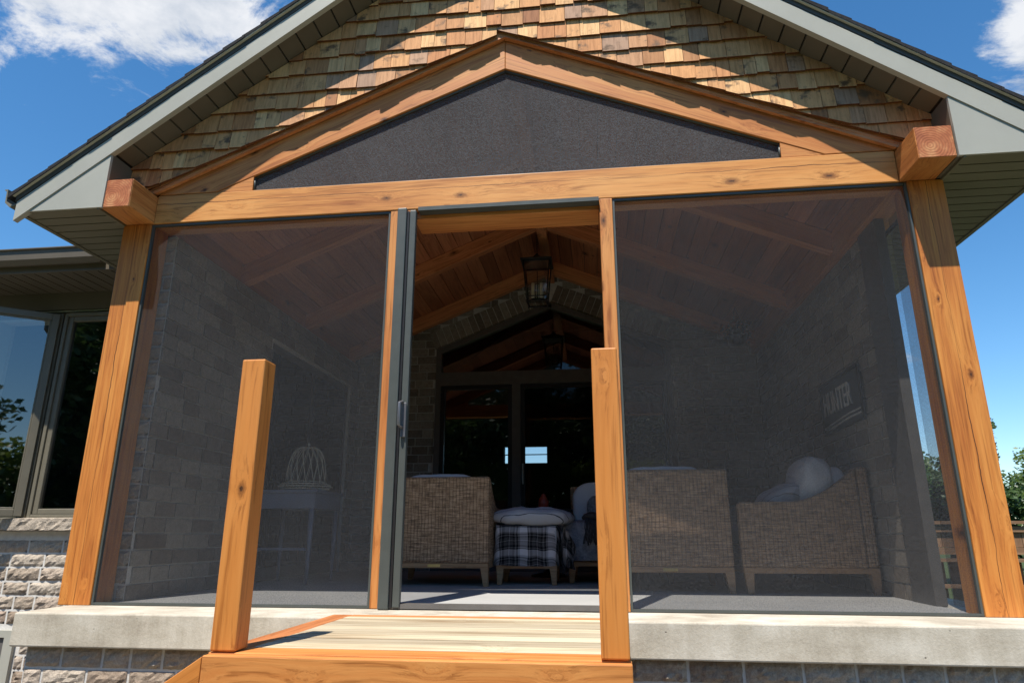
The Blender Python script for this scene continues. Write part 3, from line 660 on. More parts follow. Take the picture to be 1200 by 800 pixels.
# left wall, front pier end and reveal of the glazed door
LX = -2.345; DY0, DY1, DZ = 1.75, 3.75, 2.08
lw = MB(); bricks(lw, None, Y, Z, (1, 0, 0), (LX, .21, 0), 3.78, 2.39, lambda u, v, a, b, z0, z1: not (b+.21 > DY0 and a+.21 < DY1 and z0 < DZ), pitch=.10, blen=.27, seed=8, proud=.012)
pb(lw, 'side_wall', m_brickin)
le = MB(); bricks(le, None, X, Z, (0, -1, 0), (-2.6, .21, 0), .26, 2.39, pitch=.10, blen=.2, seed=9, rough=.006); pb(le, 'wall_end', m_brick)
mo = MB(); mo.box(-2.6, LX, .21, DY0, 0, 2.399).box(-2.6, LX, DY1, 4.0, 0, 2.399).box(-2.6, LX, DY0, DY1, DZ, 2.399); pb(mo, 'side_wall_mortar', m_mortar)
dd = MB(); dd.box(LX-.06, LX-.03, DY0, DY1, .01, DZ); sd = pb(dd, 'side_door', m_dark)
dd = MB()
for a, b in ((DY0+.06, (DY0+DY1)/2-.04), ((DY0+DY1)/2+.04, DY1-.06)): dd.box(LX-.03, LX-.026, a, b, .12, DZ-.08)
dd.build('pane', glass_mat('door_pane_glass', (.05, .055, .065), 1.6, .03), sd)
# right wall
RXW = 2.42
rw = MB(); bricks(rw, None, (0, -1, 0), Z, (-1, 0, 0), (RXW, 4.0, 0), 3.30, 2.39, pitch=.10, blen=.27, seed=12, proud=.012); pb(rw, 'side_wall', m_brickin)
mo = MB(); mo.box(RXW, 2.455, .51, 4.0, 0, 2.399); pb(mo, 'side_wall_mortar', m_mortar)
dp = MB(); dp.box(RXW-.025, RXW+.04, .495, .78, .004, 2.395); pb(dp, 'dark_strip', m_dark, bevel=.004)  # plain dark slab over the front end of the right wall
# the wall above the plates, closing vault to roof at the sides
for s in (-1, 1):
    xa, xb = sorted((s*2.36, s*2.60)); mo = MB(); mo.box(xa+.01, xb-.01, .2, 4.0, 2.601, 2.70); pb(mo, 'plate_blocking', m_trim)
# gable window wall
fr = MB(); T_ = .065
def strip(p, q, y0, y1, t0, t1, mb):                             # a bar from p to q (x,z), thickness t0..t1 to its left
    p, q = Vector((p[0], 0, p[1])), Vector((q[0], 0, q[1])); d = (q-p).normalized(); n_ = Vector((-d.z, 0, d.x))
    mb.raw([a+n_*t+Vector((0, y, 0)) for y in (y0, y1) for a, t in ((p, t0), (q, t0), (q, t1), (p, t1))], [(0, 1, 2, 3), (7, 6, 5, 4), (0, 4, 5, 1), (1, 5, 6, 2), (2, 6, 7, 3), (3, 7, 4, 0)])
wl = thing('garden_door_wall', 'black framed gable window with glass doors in the stone wall behind the seats', 'window', (0, 4.0, 0))
def wb(mb, name, mat, parent=None):
    if parent is None: return mb.build(name, mat, wl, loc=(0, -4.0, 0))
    return mb.build(name, mat, parent)
strip((WX0, 0), (WX0, wtop(WX0)), 3.96, 4.06, -T_, 0, fr); strip((WX1, 0), (WX1, wtop(WX1)), 3.96, 4.06, 0, T_, fr)
strip((WX0, wtop(WX0)), (.04, WA), 3.955, 4.06, -T_, -.002, fr); strip((.04, WA), (WX1, wtop(WX1)), 3.955, 4.06, -T_, -.002, fr)
fr.box(WX0+T_, WX1-T_, 3.958, 4.05, 2.12, 2.28).box(-.43, -.33, 3.957, 4.05, .002, 2.12).box(.60, .70, 3.957, 4.05, .002, 2.12).box(WX0+T_, WX1-T_, 3.962, 4.05, .002, .09)
fo = wb(fr, 'frame', m_dark)
gl = MB(); gl.face([(WX0+T_, 4.0, 2.28), (WX1-T_, 4.0, 2.28), (WX1-T_, 4.0, wtop(WX1)-.06), (.04, 4.0, WA-.07), (WX0+T_, 4.0, wtop(WX0)-.06)]); wb(gl, 'gable_pane', m_glass)
for i, (a, b) in enumerate(((WX0+T_, -.43), (-.33, .60), (.70, WX1-T_))):
    f = MB(); t = .05; f.box(a, a+t, 3.975, 4.03, .09, 2.12).box(b-t, b, 3.975, 4.03, .09, 2.12).box(a+t, b-t, 3.975, 4.03, 2.07, 2.12).box(a+t, b-t, 3.975, 4.03, .09, .17)
    s_ = wb(f, 'door_sash', m_black); q = MB(); q.face([(a+t, 4.005, .17), (b-t, 4.005, .17), (b-t, 4.005, 2.07), (a+t, 4.005, 2.07)]); wb(q, 'pane', m_glass if i != 1 else m_glassd, s_)
    if i == 1:
        q = MB(); q.box(a+.018, a+.034, 3.945, 3.974, .95, 1.18); wb(q, 'handle', m_metal, s_)

# ------------------------------------------------------------------ house: room behind, wing to the left
Hs = thing('house', 'stone house wing with bronze soffit, gutter and low foundation left of the porch', 'house', (-5, 1.25, GZ))
HO = (5, -1.25, -GZ)
def hb(mb, name, mat, parent=None, bevel=0):
    if parent is None: return mb.build(name, mat, Hs, loc=HO, bevel=bevel)
    return mb.build(name, mat, parent, bevel=bevel)
# dark room behind the glass with a small far window
rm = MB(); a0, a1, b1 = -3.6, 2.5, 8.0
rm.box(a0, a1, 4.1, 8.2, -.05, 0).box(a0, a1, 4.1, 8.2, 4.0, 4.1).box(a0-.1, a0, 4.1, 8.2, 0, 4).box(a1, a1+.1, 4.1, 8.2, 0, 4)
wx0, wx1, wz0, wz1 = -1.06, -.30, 1.60, 1.90
rm.box(a0, wx0, b1, b1+.2, 0, 4).box(wx1, a1, b1, b1+.2, 0, 4).box(wx0, wx1, b1, b1+.2, 0, wz0).box(wx0, wx1, b1, b1+.2, wz1, 4)
hb(rm, 'room_shell', m_inwall)
rm = MB(); rm.box(wx0, wx1, b1+.05, b1+.08, 1.745, 1.76); hb(rm, 'far_window_bar', m_dark)
# wing wall
WY = 1.25; wa, wb_ = -9.0, -2.62
O1, O2 = (-4.63, -4.02), (-3.985, -2.9)
def t_wing(u, v, a, b, z0, z1):
    x0, x1 = a+wa, b+wa; zz0, zz1 = z0+GZ, z1+GZ
    if zz1 > .42 and zz0 < 2.26 and x1 > O1[0]-.06 and x0 < O2[1]+.06: return False
    if zz1 > -.36 - 0 and False: return False
    if zz1 > -.78 and zz0 < -.31 and x0 < -3.90 and x1 > -4.9: return False
    return True
ww = MB(); bricks(ww, None, X, Z, (0, -1, 0), (wa, WY, GZ), wb_-wa, 3.22, t_wing, pitch=.105, blen=.27, gap=.014, rough=.012, proud=.013, seed=21); hb(ww, 'wing_wall', m_brick)
mo = MB(); mo.box(wa, O1[0], WY, WY+.15, GZ, 2.42).box(O1[0], O2[1], WY, WY+.15, GZ, .42).box(O1[0], O2[1], WY, WY+.15, 2.26, 2.42).box(O2[1], wb_, WY, WY+.15, GZ, 2.42); hb(mo, 'wing_mortar', m_mortar)
mo = MB(); mo.box(wa, wb_, WY-.03, WY, 2.27, 2.425); hb(mo, 'frieze_board', m_soffit)
sm_ = MB(); x = -4.75
r = random.Random(4)
vs = []
nx = 60
for q in range(7):
    for p in range(nx+1):
        xx = -4.75+1.9*p/nx; th = q/6
        z_ = .425+.095*min(1, max(0, (th-.1)/.6)) if th < .75 else .52; y_ = WY-.085 if th < .75 else WY-.085+(th-.7)*.3
        d = .010*noise.noise(Vector((xx*22, q*2.1, 3))) + .006*noise.noise(Vector((xx*60, q*5, 8)))
        vs.append((xx, y_+d*(1 if th < .75 else .1), z_+.004*noise.noise(Vector((xx*15, q, 1)))))
sm_.raw(vs, [(q*(nx+1)+p, q*(nx+1)+p+1, (q+1)*(nx+1)+p+1, (q+1)*(nx+1)+p) for q in range(6) for p in range(nx)])
sm_.box(-4.75, -2.85, WY-.075, WY, .425, .51); hb(sm_, 'window_sill', m_brick)
# wing interior, dark
mo = MB(); mo.box(-6.2, -2.7, 2.6, 2.7, GZ, 2.42).box(-6.2, -2.7, WY+.15, 2.6, -.02, 0).box(-6.2, -2.7, WY+.15, 2.6, 2.40, 2.42).box(-6.3, -6.2, WY+.15, 2.6, 0, 2.4).box(-2.7, -2.62, WY+.15, 2.6, 0, 2.4); hb(mo, 'wing_interior', m_inwall)
# eaves
ey = .75; so_ = MB(); x = wa
while x < -2.62:
    so_.box(x+.008, min(x+.108, -2.62), ey+.01, WY, 2.425, 2.435); x += .112
hb(so_, 'wing_soffit', m_soffit)
so_ = MB(); so_.box(wa, -2.62, ey+.01, WY, 2.438, 2.445); hb(so_, 'wing_soffit_backing', m_black)
so_ = MB(); so_.box(wa, -3.13, ey-.015, ey+.01, 2.415, 2.58); hb(so_, 'wing_fascia', m_soffit)
so_ = MB(); prof = [(0, 2.575), (0, 2.47), (-.055, 2.455), (-.095, 2.49), (-.10, 2.565), (-.115, 2.57), (-.115, 2.578), (-.092, 2.578), (-.087, 2.497), (-.05, 2.465), (-.006, 2.478), (-.006, 2.575)]
so_.prism(prof, wa, -3.3, lambda a, b, d: Vector((d, ey-.017+a, b))); hb(so_, 'wing_gutter', m_soffit)
so_ = MB(); so_.raw([(wa-.2, ey-.04, 2.585), (-2.62, ey-.04, 2.585), (-2.62, 7, 4.9), (wa-.2, 7, 4.9), (wa-.2, ey-.04, 2.60), (-2.62, ey-.04, 2.60), (-2.62, 7, 4.93), (wa-.2, 7, 4.93)], [(0, 1, 2, 3), (7, 6, 5, 4), (0, 4, 5, 1), (1, 5, 6, 2), (2, 6, 7, 3), (3, 7, 4, 0)]); hb(so_, 'wing_roof', m_roof)
# basement window
bw = MB(); bw.box(-4.9, -3.91, WY-.03, WY+.0, -.36, -.31).box(-3.99, -3.91, WY-.03, WY, GZ, -.36).box(-4.9, -4.82, WY-.03, WY, GZ, -.36); b_o = hb(bw, 'basement_window', m_fascia)
bw = MB(); bw.box(-4.82, -3.99, WY-.012, WY-.004, GZ, -.36); bw.build('pane', m_dark, b_o)

# wing windows
def frame_box(mb, x0, x1, z0, z1, y0, y1, t):
    mb.box(x0, x0+t, y0, y1, z0, z1).box(x1-t, x1, y0, y1, z0, z1).box(x0+t, x1-t, y0, y1, z0, z0+t).box(x0+t, x1-t, y0, y1, z1-t, z1)
wf = MB(); frame_box(wf, O2[0], O2[1], .515, 2.23, WY-.05, WY+.04, .03)
cw = hb(wf, 'fixed_window', m_wframe, bevel=.004)
wf = MB(); frame_box(wf, O2[0]+.03, O2[1]-.03, .545, 2.20, WY-.035, WY+.02, .045); s_ = wf.build('sash_frame', m_wframe, cw, bevel=.006)
q = MB(); q.face([(O2[0]+.07, WY-.01, .59), (O2[1]-.07, WY-.01, .59), (O2[1]-.07, WY-.01, 2.16), (O2[0]+.07, WY-.01, 2.16)]); q.build('pane', m_glassw, cw)
wf = MB(); frame_box(wf, O1[0]-.04, O1[1]+.01, .515, 2.23, WY-.04, WY+.06, .03); ow = hb(wf, 'casement_window', m_wframe, bevel=.003)
wf = MB(); frame_box(wf, O1[0]-.008, O1[1]-.022, .55, 2.20, WY-.02, WY+.10, .022); wf.build('jamb_liner', m_white, ow)
hx, hy, an, sw = -4.03, WY-.045, R(37), .59
mt_ = Matrix.Translation((hx, hy, 0)) @ Matrix.Rotation(an, 4, 'Z')
sa = MB(); t = .055
for x0, x1, z0, z1 in ((-sw, -sw+t, .53, 2.215), (-t, 0, .53, 2.215), (-sw+t, -t, .53, .53+t), (-sw+t, -t, 2.215-t, 2.215)): sa.box(x0, x1, -.022, .022, z0, z1, mat=mt_)
for x0, x1, z0, z1 in ((-sw+t, -sw+t+.014, .53+t, 2.215-t), (-t-.014, -t, .53+t, 2.215-t), (-sw+t, -t, .53+t, .53+t+.014), (-sw+t, -t, 2.215-t-.014, 2.215-t)): sa.box(x0, x1, -.012, .012, z0, z1, mat=mt_)
s_ = sa.build('open_sash', m_wframe, ow, bevel=.004); s_['label'] = 'casement sash swung open outwards'
q = MB(); q.face([mt_ @ Vector(p) for p in ((-sw+t, 0, .585), (-t, 0, .585), (-t, 0, 2.16), (-sw+t, 0, 2.16))]); q.build('pane', m_glassw, s_)

# ------------------------------------------------------------------ deck landing with newels
Dk = thing('entry_landing', 'low wooden landing with pale boards, orange stained edging and two cut-off posts before the doorway', 'deck', (-.1, -.9, GZ))
DO = (.1, .9, -GZ)
def db(mb, name, mat, bevel=0): return mb.build(name, mat, Dk, loc=DO, bevel=bevel)
def dboard(name, mat, x0, x1, y0, y1, z0, z1, axis='x', bevel=.004): return board(name, mat, Dk, x0+.1, x1+.1, y0+.9, y1+.9, z0-GZ, z1-GZ, axis, bevel)
DX0, DX1, DYF, DYB = -.795, .603, -1.50, -.378
dk = MB(); yy = DYF+.115; r = random.Random(2)
while yy < DYB-.075:
    y2 = min(yy+.122, DYB-.072); dk.box(DX0+.1, .50 if False else DX1-.005, yy+.003, y2-.003, -.022, .012+r.uniform(-.001, .001), t=r.random()); yy += .1235
vs = MB(); vs.v = [v-Vector((-.1, -.9, GZ)) for v in dk.v]; vs.f = dk.f; vs.t = dk.t; vs.sm = dk.sm
vs.build('deck_boards', m_deck, Dk, local=Matrix.Translation((0, 0, .8)))
dboard('edge_board', m_trim, DX0, DX0+.1, DYF+.115, DYB, -.024, .013, axis='y')
dboard('edge_board', m_trim, DX0+.1, DX1, DYB-.07, DYB, -.024, .0135, axis='x')
dboard('nosing_board', m_skirt, DX0, DX1, DYF, DYF+.113, -.024, .013, axis='x')
dboard('skirt_board', m_skirt, DX0, DX1, DYF-.035, DYF-.001, -.24, .008, axis='x')
dboard('lower_skirt', m_skirt, DX0, DX1, DYF-.028, DYF-.002, GZ, -.25, axis='x')
dboard('side_skirt', m_skirt, DX0, DX0+.03, DYF+.0, DYB, GZ, -.026, axis='y'); dboard('side_skirt', m_skirt, DX1-.03, DX1, DYF, DYB, GZ, -.026, axis='y')
for (x0, y0) in ((DX0+.006, DYF-.005), (.508, DYF-.012)):
    o = dboard('newel_post', m_newel, x0, x0+.09, y0, y0+.09, .016, 1.02, axis='z', bevel=.006)
sc_ = MB()
for x, z_ in ((-.715, -.085), (.557, -.085)):
    sc_ = MB()
    sc_.lathe([(0, 0), (.0075, .001), (.0075, .004), (0, .005)], seg=14) if False else None
    for k in range(1):
        seg = 16; ring = [(x+.0085*math.cos(q), DYF-.039, z_+.0085*math.sin(q)) for q in (2*math.pi*i/seg for i in range(seg))]; ring2 = [(a, DYF-.0352, c) for a, _, c in ring]
        sc_.raw(ring+ring2, [tuple(range(seg))]+[(i, (i+1) % seg, (i+1) % seg+seg, i+seg) for i in range(seg)])
        sc_.box(x-.006, x+.006, DYF-.0405, DYF-.039, z_-.0012, z_+.0012).box(x-.0012, x+.0012, DYF-.0405, DYF-.039, z_-.006, z_+.006)
    db(sc_, 'bolt_head', m_brass)
# steps going down to the left
st = MB(); st.prism([(DX0-.004, .004), (DX0-.004, -.30), (-1.75, -.80), (-2.00, -.80)], DYF-.03, DYF+.008, XZ)
v2 = MB(); v2.v = [v-Vector((-.1, -.9, GZ)) for v in st.v]; v2.f, v2.t, v2.sm = st.f, st.t, st.sm
v2.build('stringer', m_newel, Dk, local=Matrix.Translation((-1.2, -.6, .5)) @ Matrix.Rotation(-.55, 4, 'Y'), bevel=.003)
for k in range(3): dboard('step_tread', m_deck, DX0-.03-.30*(k+1), DX0-.03-.30*k, DYF+.01, DYB-.1, -.30-.17*k, -.265-.17*k, axis='y')

# ------------------------------------------------------------------ furniture
def armchair(label, loc, rz, arms=True, wdt=.87, dep=.89, cush=True, tagplate=True):
    t = thing('wicker_armchair', label, 'armchair', loc, rz, 'wicker seats on the porch')
    h = wdt/2; b = MB(); b.box(-h, h, 0, .075, .178, .845)
    b.build('backrest', m_wicker, t, bevel=.018)
    if arms:
        for s in (-1, 1):
            pr = [(.077, .178), (dep, .178), (dep, .60), (dep-.02, .612), (dep*.58, .615)]
            for q in range(1, 9):
                k = q/8; pr.append((dep*.58+(.077-dep*.58)*k, .615+.225*k**1.7))
            a = MB(); xa, xb = sorted((s*h, s*(h-.075))); a.prism(pr, xa, xb, lambda p, q, d: Vector((d, p, q))); a.build('armrest', m_wicker, t, bevel=.010)
    inn = h-.08 if arms else h
    b = MB(); b.box(-inn, inn, .078, dep-.01, .18, .33); b.build('seat', m_wicker, t, bevel=.008)
    b = MB(); b.box(-h+.005, h-.005, .004, dep-.006, .140, .177); b.build('seat_rail', m_leg, t, bevel=.003)
    for sx in (-1, 1):
        for yy in (.035, dep-.04):
            x = sx*(h-.035); l = MB(); tx = x+sx*.012
            l.raw([(x-.030, yy-.03, .14), (x+.030, yy-.03, .14), (x+.030, yy+.03, .14), (x-.030, yy+.03, .14), (tx-.019, yy-.019, .005), (tx+.019, yy-.019, .005), (tx+.019, yy+.019, .005), (tx-.019, yy+.019, .005)],
                  [(0, 1, 2, 3), (7, 6, 5, 4), (0, 4, 5, 1), (1, 5, 6, 2), (2, 6, 7, 3), (3, 7, 4, 0)]); l.build('leg', m_leg, t)
    if tagplate:
        b = MB(); b.box(-.05, .05, -.001, .0035, .149, .169); b.build('maker_plate', m_brass, t)
    if cush:
        c = MB(); c.cushion((0, .48, .40), inn-.01, .37, .075, .25); c.build('seat_cushion', m_white_f, t)
        c = MB(); c.cushion((0, .165, .655), inn-.02, .085, .225, .38, .01, 3); c.build('back_cushion', m_white_f, t)
    return t
armchair('wicker armchair with its back to the doorway, just right of the sliding door frame', (-.77, 1.64, 0), 0, wdt=.87)
armchair('wicker armchair with its back to the right screen, beside the right door post', (1.01, 1.19, 0), 0)
armchair('wicker armchair turned sideways behind the right screen, its arm curving up to the back', (2.385, 1.62, 0), math.pi/2, wdt=.90, tagplate=False)
armchair('white cushioned wicker chair facing us, half hidden behind the right cut-off post', (.70, 3.0, 0), math.pi, wdt=.86, arms=False)
# footstool under plaid
ot = thing('footstool', 'small square footstool on four wooden legs under a plaid blanket', 'footstool', (-.06, 1.86, 0), 0)
b = MB(); b.box(-.25, .25, 0, .5, .165, .44); b.build('seat_block', m_fabric, ot, bevel=.02)
b = MB(); b.box(-.245, .245, .005, .495, .13, .163); b.build('frame', m_leg, ot)
for sx in (-1, 1):
    for yy in (.035, .465):
        x = sx*.215; l = MB(); tx = x+sx*.008; l.raw([(x-.028, yy-.025, .13), (x+.028, yy-.025, .13), (x+.028, yy+.025, .13), (x-.028, yy+.025, .13), (tx-.018, yy-.018, .005), (tx+.018, yy-.018, .005), (tx+.018, yy+.018, .005), (tx-.018, yy+.018, .005)],
              [(0, 1, 2, 3), (7, 6, 5, 4), (0, 4, 5, 1), (1, 5, 6, 2), (2, 6, 7, 3), (3, 7, 4, 0)]); l.build('leg', m_leg, ot)
def drape(name, mat, c, hx, hy, ztop, drop_f, seed, wob=.012, flare=.02, dropr=None, nu=44, loc=None):
    """cloth lying over a block: top sheet plus hanging skirt on the four sides"""
    mb = MB(); rings = []
    def ring(k, z, out, wv):
        pts = []
        for i in range(nu*4):
            s_, f = divmod(i, nu); f = f/nu
            p = [(-1+2*f, -1), (1, -1+2*f), (1-2*f, 1), (-1, 1-2*f)][s_]
            r_ = max(abs(p[0]), abs(p[1])); p = Vector((p[0], p[1], 0)); 
            if out < 1: q = Vector((p.x*hx*out, p.y*hy*out, 0))
            else:
                l = (abs(p.x)**8+abs(p.y)**8)**(1/8); q = Vector((p.x/l*hx, p.y/l*hy, 0)); nn = Vector((p.x**7, p.y**7, 0)).normalized(); q += nn*((out-1)+wv*noise.noise(Vector((q.x*11+seed, q.y*11, z*3))))
            zz = z+ (wob*noise.noise(Vector((q.x*6, q.y*6, seed))) if out < 1 else (.012*noise.noise(Vector((q.x*5, q.y*5, seed))) if k > 5 else 0))
            pts.append(Vector((c[0]+q.x, c[1]+q.y, zz)))
        return pts
    for k, o_ in enumerate((.02, .3, .6, .85, .96)): rings.append(ring(k, ztop, o_, 0))
    for k in range(8):
        f = (k+1)/8; rings.append(ring(5+k, ztop-.012-f*drop_f, 1.006+flare*f, wob*2.0*f))
    n = nu*4; vs = [q for rg in rings for q in rg]
    mb.raw(vs, [(j*n+i, j*n+(i+1) % n, (j+1)*n+(i+1) % n, (j+1)*n+i) for j in range(len(rings)-1) for i in range(n)], .5, True)
    mb.raw(rings[0], [tuple(range(n))])
    return mb
b = drape('x', None, (-.06, 2.115), .262, .262, .462, .30, 2, wob=.012, flare=.006)
pt = b.build('plaid_blanket', m_plaid, loc=(0, 0, 0)); tag(pt, 'black, white and grey plaid blanket draped over the small footstool', 'blanket')
cn = MB(); vs = []
for q in range(13):
    for p in range(9):
        f_, g_ = p/8, q/12; vs.append((.19+.11*f_+.02*math.sin(g_*7+f_*5)+.05*g_, 1.865+.05*math.sin(f_*9+g_*2)-.02*f_+.03*g_, .47-.05*f_-.33*g_*(1-.1*f_)))
cn.raw(vs, [(q*9+p, q*9+p+1, (q+1)*9+p+1, (q+1)*9+p) for q in range(12) for p in range(8)], .5, True); cn.build('hanging_corner', m_plaid, pt)
fg = MB(); r = random.Random(5)
for k in range(40):
    x = .205+.02*noise.noise(Vector((k, 0, 0))); y = 1.87+k*.008; fg.tube([(x+.01, y, .2), (x+.03+r.uniform(-.01, .01), y, .15), (x+.035+r.uniform(-.02, .02), y, .09+r.uniform(-.02, .02))], .0025, 4)
fg.build('fringe', m_blackf, pt)
c = MB(); c.cushion((-.03, 2.06, .53), .35, .25, .078, .7, .022, 9); tag(c.build('pillow', m_stripe), 'grey pillow with thin dark stripes lying on the plaid footstool', 'pillow')
# throws and pillows
b = drape('x', None, (.52, 2.25), .305, .17, .50, .30, 7, wob=.045, flare=.03)
tag(b.build('throw_blanket', m_throw), 'crumpled pale grey throw hanging over the front of the half hidden chair', 'blanket')
fg = MB(); r = random.Random(8)
for k in range(60):
    x = .42+.0035*k; fg.tube([(x, 2.03, .53), (x+r.uniform(-.01, .01), 2.00, .45), (x+r.uniform(-.03, .02), 1.99, .34+r.uniform(-.04, .04))], .004, 5)
fg.cushion((.52, 2.10, .54), .13, .09, .035, .8, .02, 4); tag(fg.build('knitted_scarf', m_blackf), 'dark fringed knit bunched on the pale grey throw', 'scarf')
c = MB(); c.cushion((.60, 2.70, .60), .17, .06, .15, .5, .012, 5, mat=Matrix.Rotation(-.2, 4, 'X')); tag(c.build('small_pillow', rough_mat('patterned_cloth', (.12, .12, .125), (.42, .42, .42), 18, .95, .3, .003, 80)), 'small grey patterned pillow against the white back cushion by the right cut-off post', 'pillow')
c = MB(); c.cushion((2.08, 1.50, .74), .13, .26, .20, .6, .02, 15, mat=Matrix.Rotation(.25, 4, 'Y')); tag(c.build('white_pillow', m_white_f), 'plump white pillow rising over the arm of the sideways armchair', 'pillow')
c = MB(); c.cushion((1.86, 1.52, .64), .16, .25, .09, .6, .02, 16, mat=Matrix.Rotation(-.5, 4, 'Y')); tag(c.build('grey_pillow', m_stripe), 'striped grey pillow slumped beside the white pillow on the sideways armchair', 'pillow')
# coffee table with a red ornament
ct = thing('round_table', 'dark round side table holding the red ornament behind the footstool', 'table', (.05, 3.05, 0))
b = MB(); b.lathe([(0, .60), (.30, .60), (.31, .605), (.31, .625), (.30, .63), (0, .63)], seg=40); b.build('table_top', m_black, ct)
b = MB(); b.lathe([(.18, 0), (.18, .02), (.04, .05), (.03, .2), (.03, .598)], seg=24); b.build('pedestal', m_black, ct)
b = MB(); b.lathe([(0, .632), (.03, .632), (.05, .66), (.052, .70), (.038, .74), (.02, .765), (.022, .775), (0, .785)], (0, 3.0, 0), 24)
ob = b.build('ornament', m_red); tag(ob, 'small rounded red ceramic ornament on the dark table', 'ornament')
b = MB(); b.tube([(0, 3.0, .78), (.012, 2.985, .80), (.03, 2.98, .795)], [.006, .005, .003], 6); b.build('stem', m_black, ob)
# blue console and birdcage
bt = thing('console_table', 'narrow blue grey console table with slim legs under the wire birdcage', 'table', (-2.03, 1.85, 0))
b = MB(); b.box(-.30, .27, -.25, .35, .725, .75); b.build('table_top', m_blue, bt, bevel=.004)
b = MB(); b.box(-.28, .25, -.23, -.205, .60, .724).box(.225, .25, -.205, .31, .60, .724).box(-.28, .25, .31, .33, .60, .724); b.build('apron', m_blue, bt)
for x in (-.265, .225):
    for y in (-.215, .315):
        l = MB(); l.tube([(x, y, .60), (x, y, .3), (x-.005, y, .005)], [.026, .022, .014], 4); l.build('leg', m_blue, bt)
b = MB(); b.box(-.24, .20, -.222, -.208, .27, .29); b.build('stretcher', m_blue, bt)
bc = thing('birdcage', 'domed wire birdcage of crossing gilt wires on a wire tray', 'birdcage', (-1.95, 1.80, .752))
b = MB(); nr = 16; rd = .165; hh = .30
for k in range(nr):
    for s in (-1, 1):
        pts = []
        for i in range(15):
            f = i/14; a = 2*math.pi*(k/nr)+s*f*.55; rr_ = rd*math.cos(f*math.pi/2)**.55 if f < 1 else 0; pts.append((rr_*math.cos(a), rr_*math.sin(a), .07+hh*math.sin(f*math.pi/2)))
        b.tube(pts, .0026, 4)
b.build('cage_wires', m_wire, bc)
b = MB()
for z_, r_ in ((.07, .165), (.05, .21), (.03, .225), (.012, .20)):
    b.tube([(r_*math.cos(2*math.pi*i/40), r_*math.sin(2*math.pi*i/40), z_) for i in range(41)], .0035, 5, cap=False)
for i in range(24):
    a = 2*math.pi*i/24; b.tube([(.165*math.cos(a), .165*math.sin(a), .07), (.225*math.cos(a+.2), .225*math.sin(a+.2), .03), (.20*math.cos(a), .20*math.sin(a), .012), (0, 0, .006)], .002, 4)
b.build('wire_tray', m_wire, bc)
b = MB(); b.lathe([(0, .365), (.012, .368), (.005, .378), (.014, .392), (.006, .405), (0, .41)], seg=12); b.build('finial', m_wire, bc)

# ------------------------------------------------------------------ lantern
ln = thing('hanging_lantern', 'tall black framed glass lantern with candles hanging on a chain in the doorway', 'lantern', (-.005, 2.60, 2.62))
f = MB(); bw_, tw = .098, .132; H_ = .44
def sq(h, z): return [Vector((-h, -h, z)), Vector((h, -h, z)), Vector((h, h, z)), Vector((-h, h, z))]
lo_, hi_ = sq(bw_, .02), sq(tw, H_)
for i in range(4):
    f.tube([lo_[i], hi_[i]], .009, 4); f.tube([lo_[i], lo_[(i+1) % 4]], .009, 4); f.tube([hi_[i], hi_[(i+1) % 4]], .010, 4)
    f.tube([lo_[i]+Vector((0, 0, .05))*1, lo_[(i+1) % 4]+Vector((0, 0, .05))], .006, 4); f.tube([lo_[i]-Vector((0, 0, .02)), lo_[i]+Vector((0, 0, .02))], .011, 4)
f.build('frame', m_black, ln)
f = MB(); f.raw(sq(.155, H_+.005)+sq(.160, H_+.02)+sq(.05, H_+.075), [(0, 1, 2, 3), (0, 4, 5, 1), (1, 5, 6, 2), (2, 6, 7, 3), (3, 7, 4, 0), (4, 8, 9, 5), (5, 9, 10, 6), (6, 10, 11, 7), (7, 11, 8, 4), (8, 11, 10, 9)])
f.lathe([(.05, H_+.07), (.035, H_+.10), (.018, H_+.105), (.012, H_+.125), (0, H_+.13)], seg=16); f.build('cap', m_black, ln)
f = MB()
for i in range(4): f.face([lo_[i], lo_[(i+1) % 4], hi_[(i+1) % 4], hi_[i]])
f.build('glass', glass_mat('lantern_glass', (.93, .95, .95), 1.7, .10), ln)
f = MB()
for a in (-.045, .04, 0):
    y_ = 0 if a else .045; f.lathe([(0, .075), (.017, .075), (.017, .235), (.012, .24), (0, .24)], (a, y_ - .01, 0), 14)
f.build('candles', m_candle, ln)
f = MB(); f.box(-.06, .06, -.02, .02, .062, .073).tube([(0, 0, .07), (0, 0, .40)], .005, 6); f.build('candle_holder', m_black, ln)
f = MB(); z_ = H_+.135; k = 0
while z_ < .925:
    pts = [(0 if k % 2 else .009*math.cos(q), .009*math.cos(q) if k % 2 else 0, z_+.016*math.sin(q)) for q in (2*math.pi*i/12 for i in range(13))]
    f.tube(pts, .0028, 5, cap=False); z_ += .026; k += 1
f.build('chain', m_black, ln)

# ------------------------------------------------------------------ wall sign on the right wall
sg = thing('wall_sign', 'dark wooden sign with pale capital letters and curved white stripes on the stone wall', 'sign', (RXW-.028, 1.48, 1.36))
f = MB(); f.box(-.012, .0, -.42, .42, -.20, .20); f.build('board', m_sign, sg, bevel=.004)
f = MB(); frame = ((-.42, -.40, -.2, .2), (.40, .42, -.2, .2), (-.40, .40, .18, .2), (-.40, .40, -.2, -.18))
for a, b_2, c_, d_ in frame: f.box(-.022, -.0125, a, b_2, c_, d_)
f.build('border', m_black, sg)
cu = bpy.data.curves.new('letters', 'FONT'); cu.body = 'HUNTER'; cu.size = .25; cu.extrude = .003; cu.align_x = 'CENTER'; cu.align_y = 'CENTER'
tmp = bpy.data.objects.new('tmp', cu); col.objects.link(tmp); dg = bpy.context.evaluated_depsgraph_get()
me = bpy.data.meshes.new_from_object(tmp.evaluated_get(dg)); bpy.data.objects.remove(tmp); me.materials.clear(); me.materials.append(m_letter)
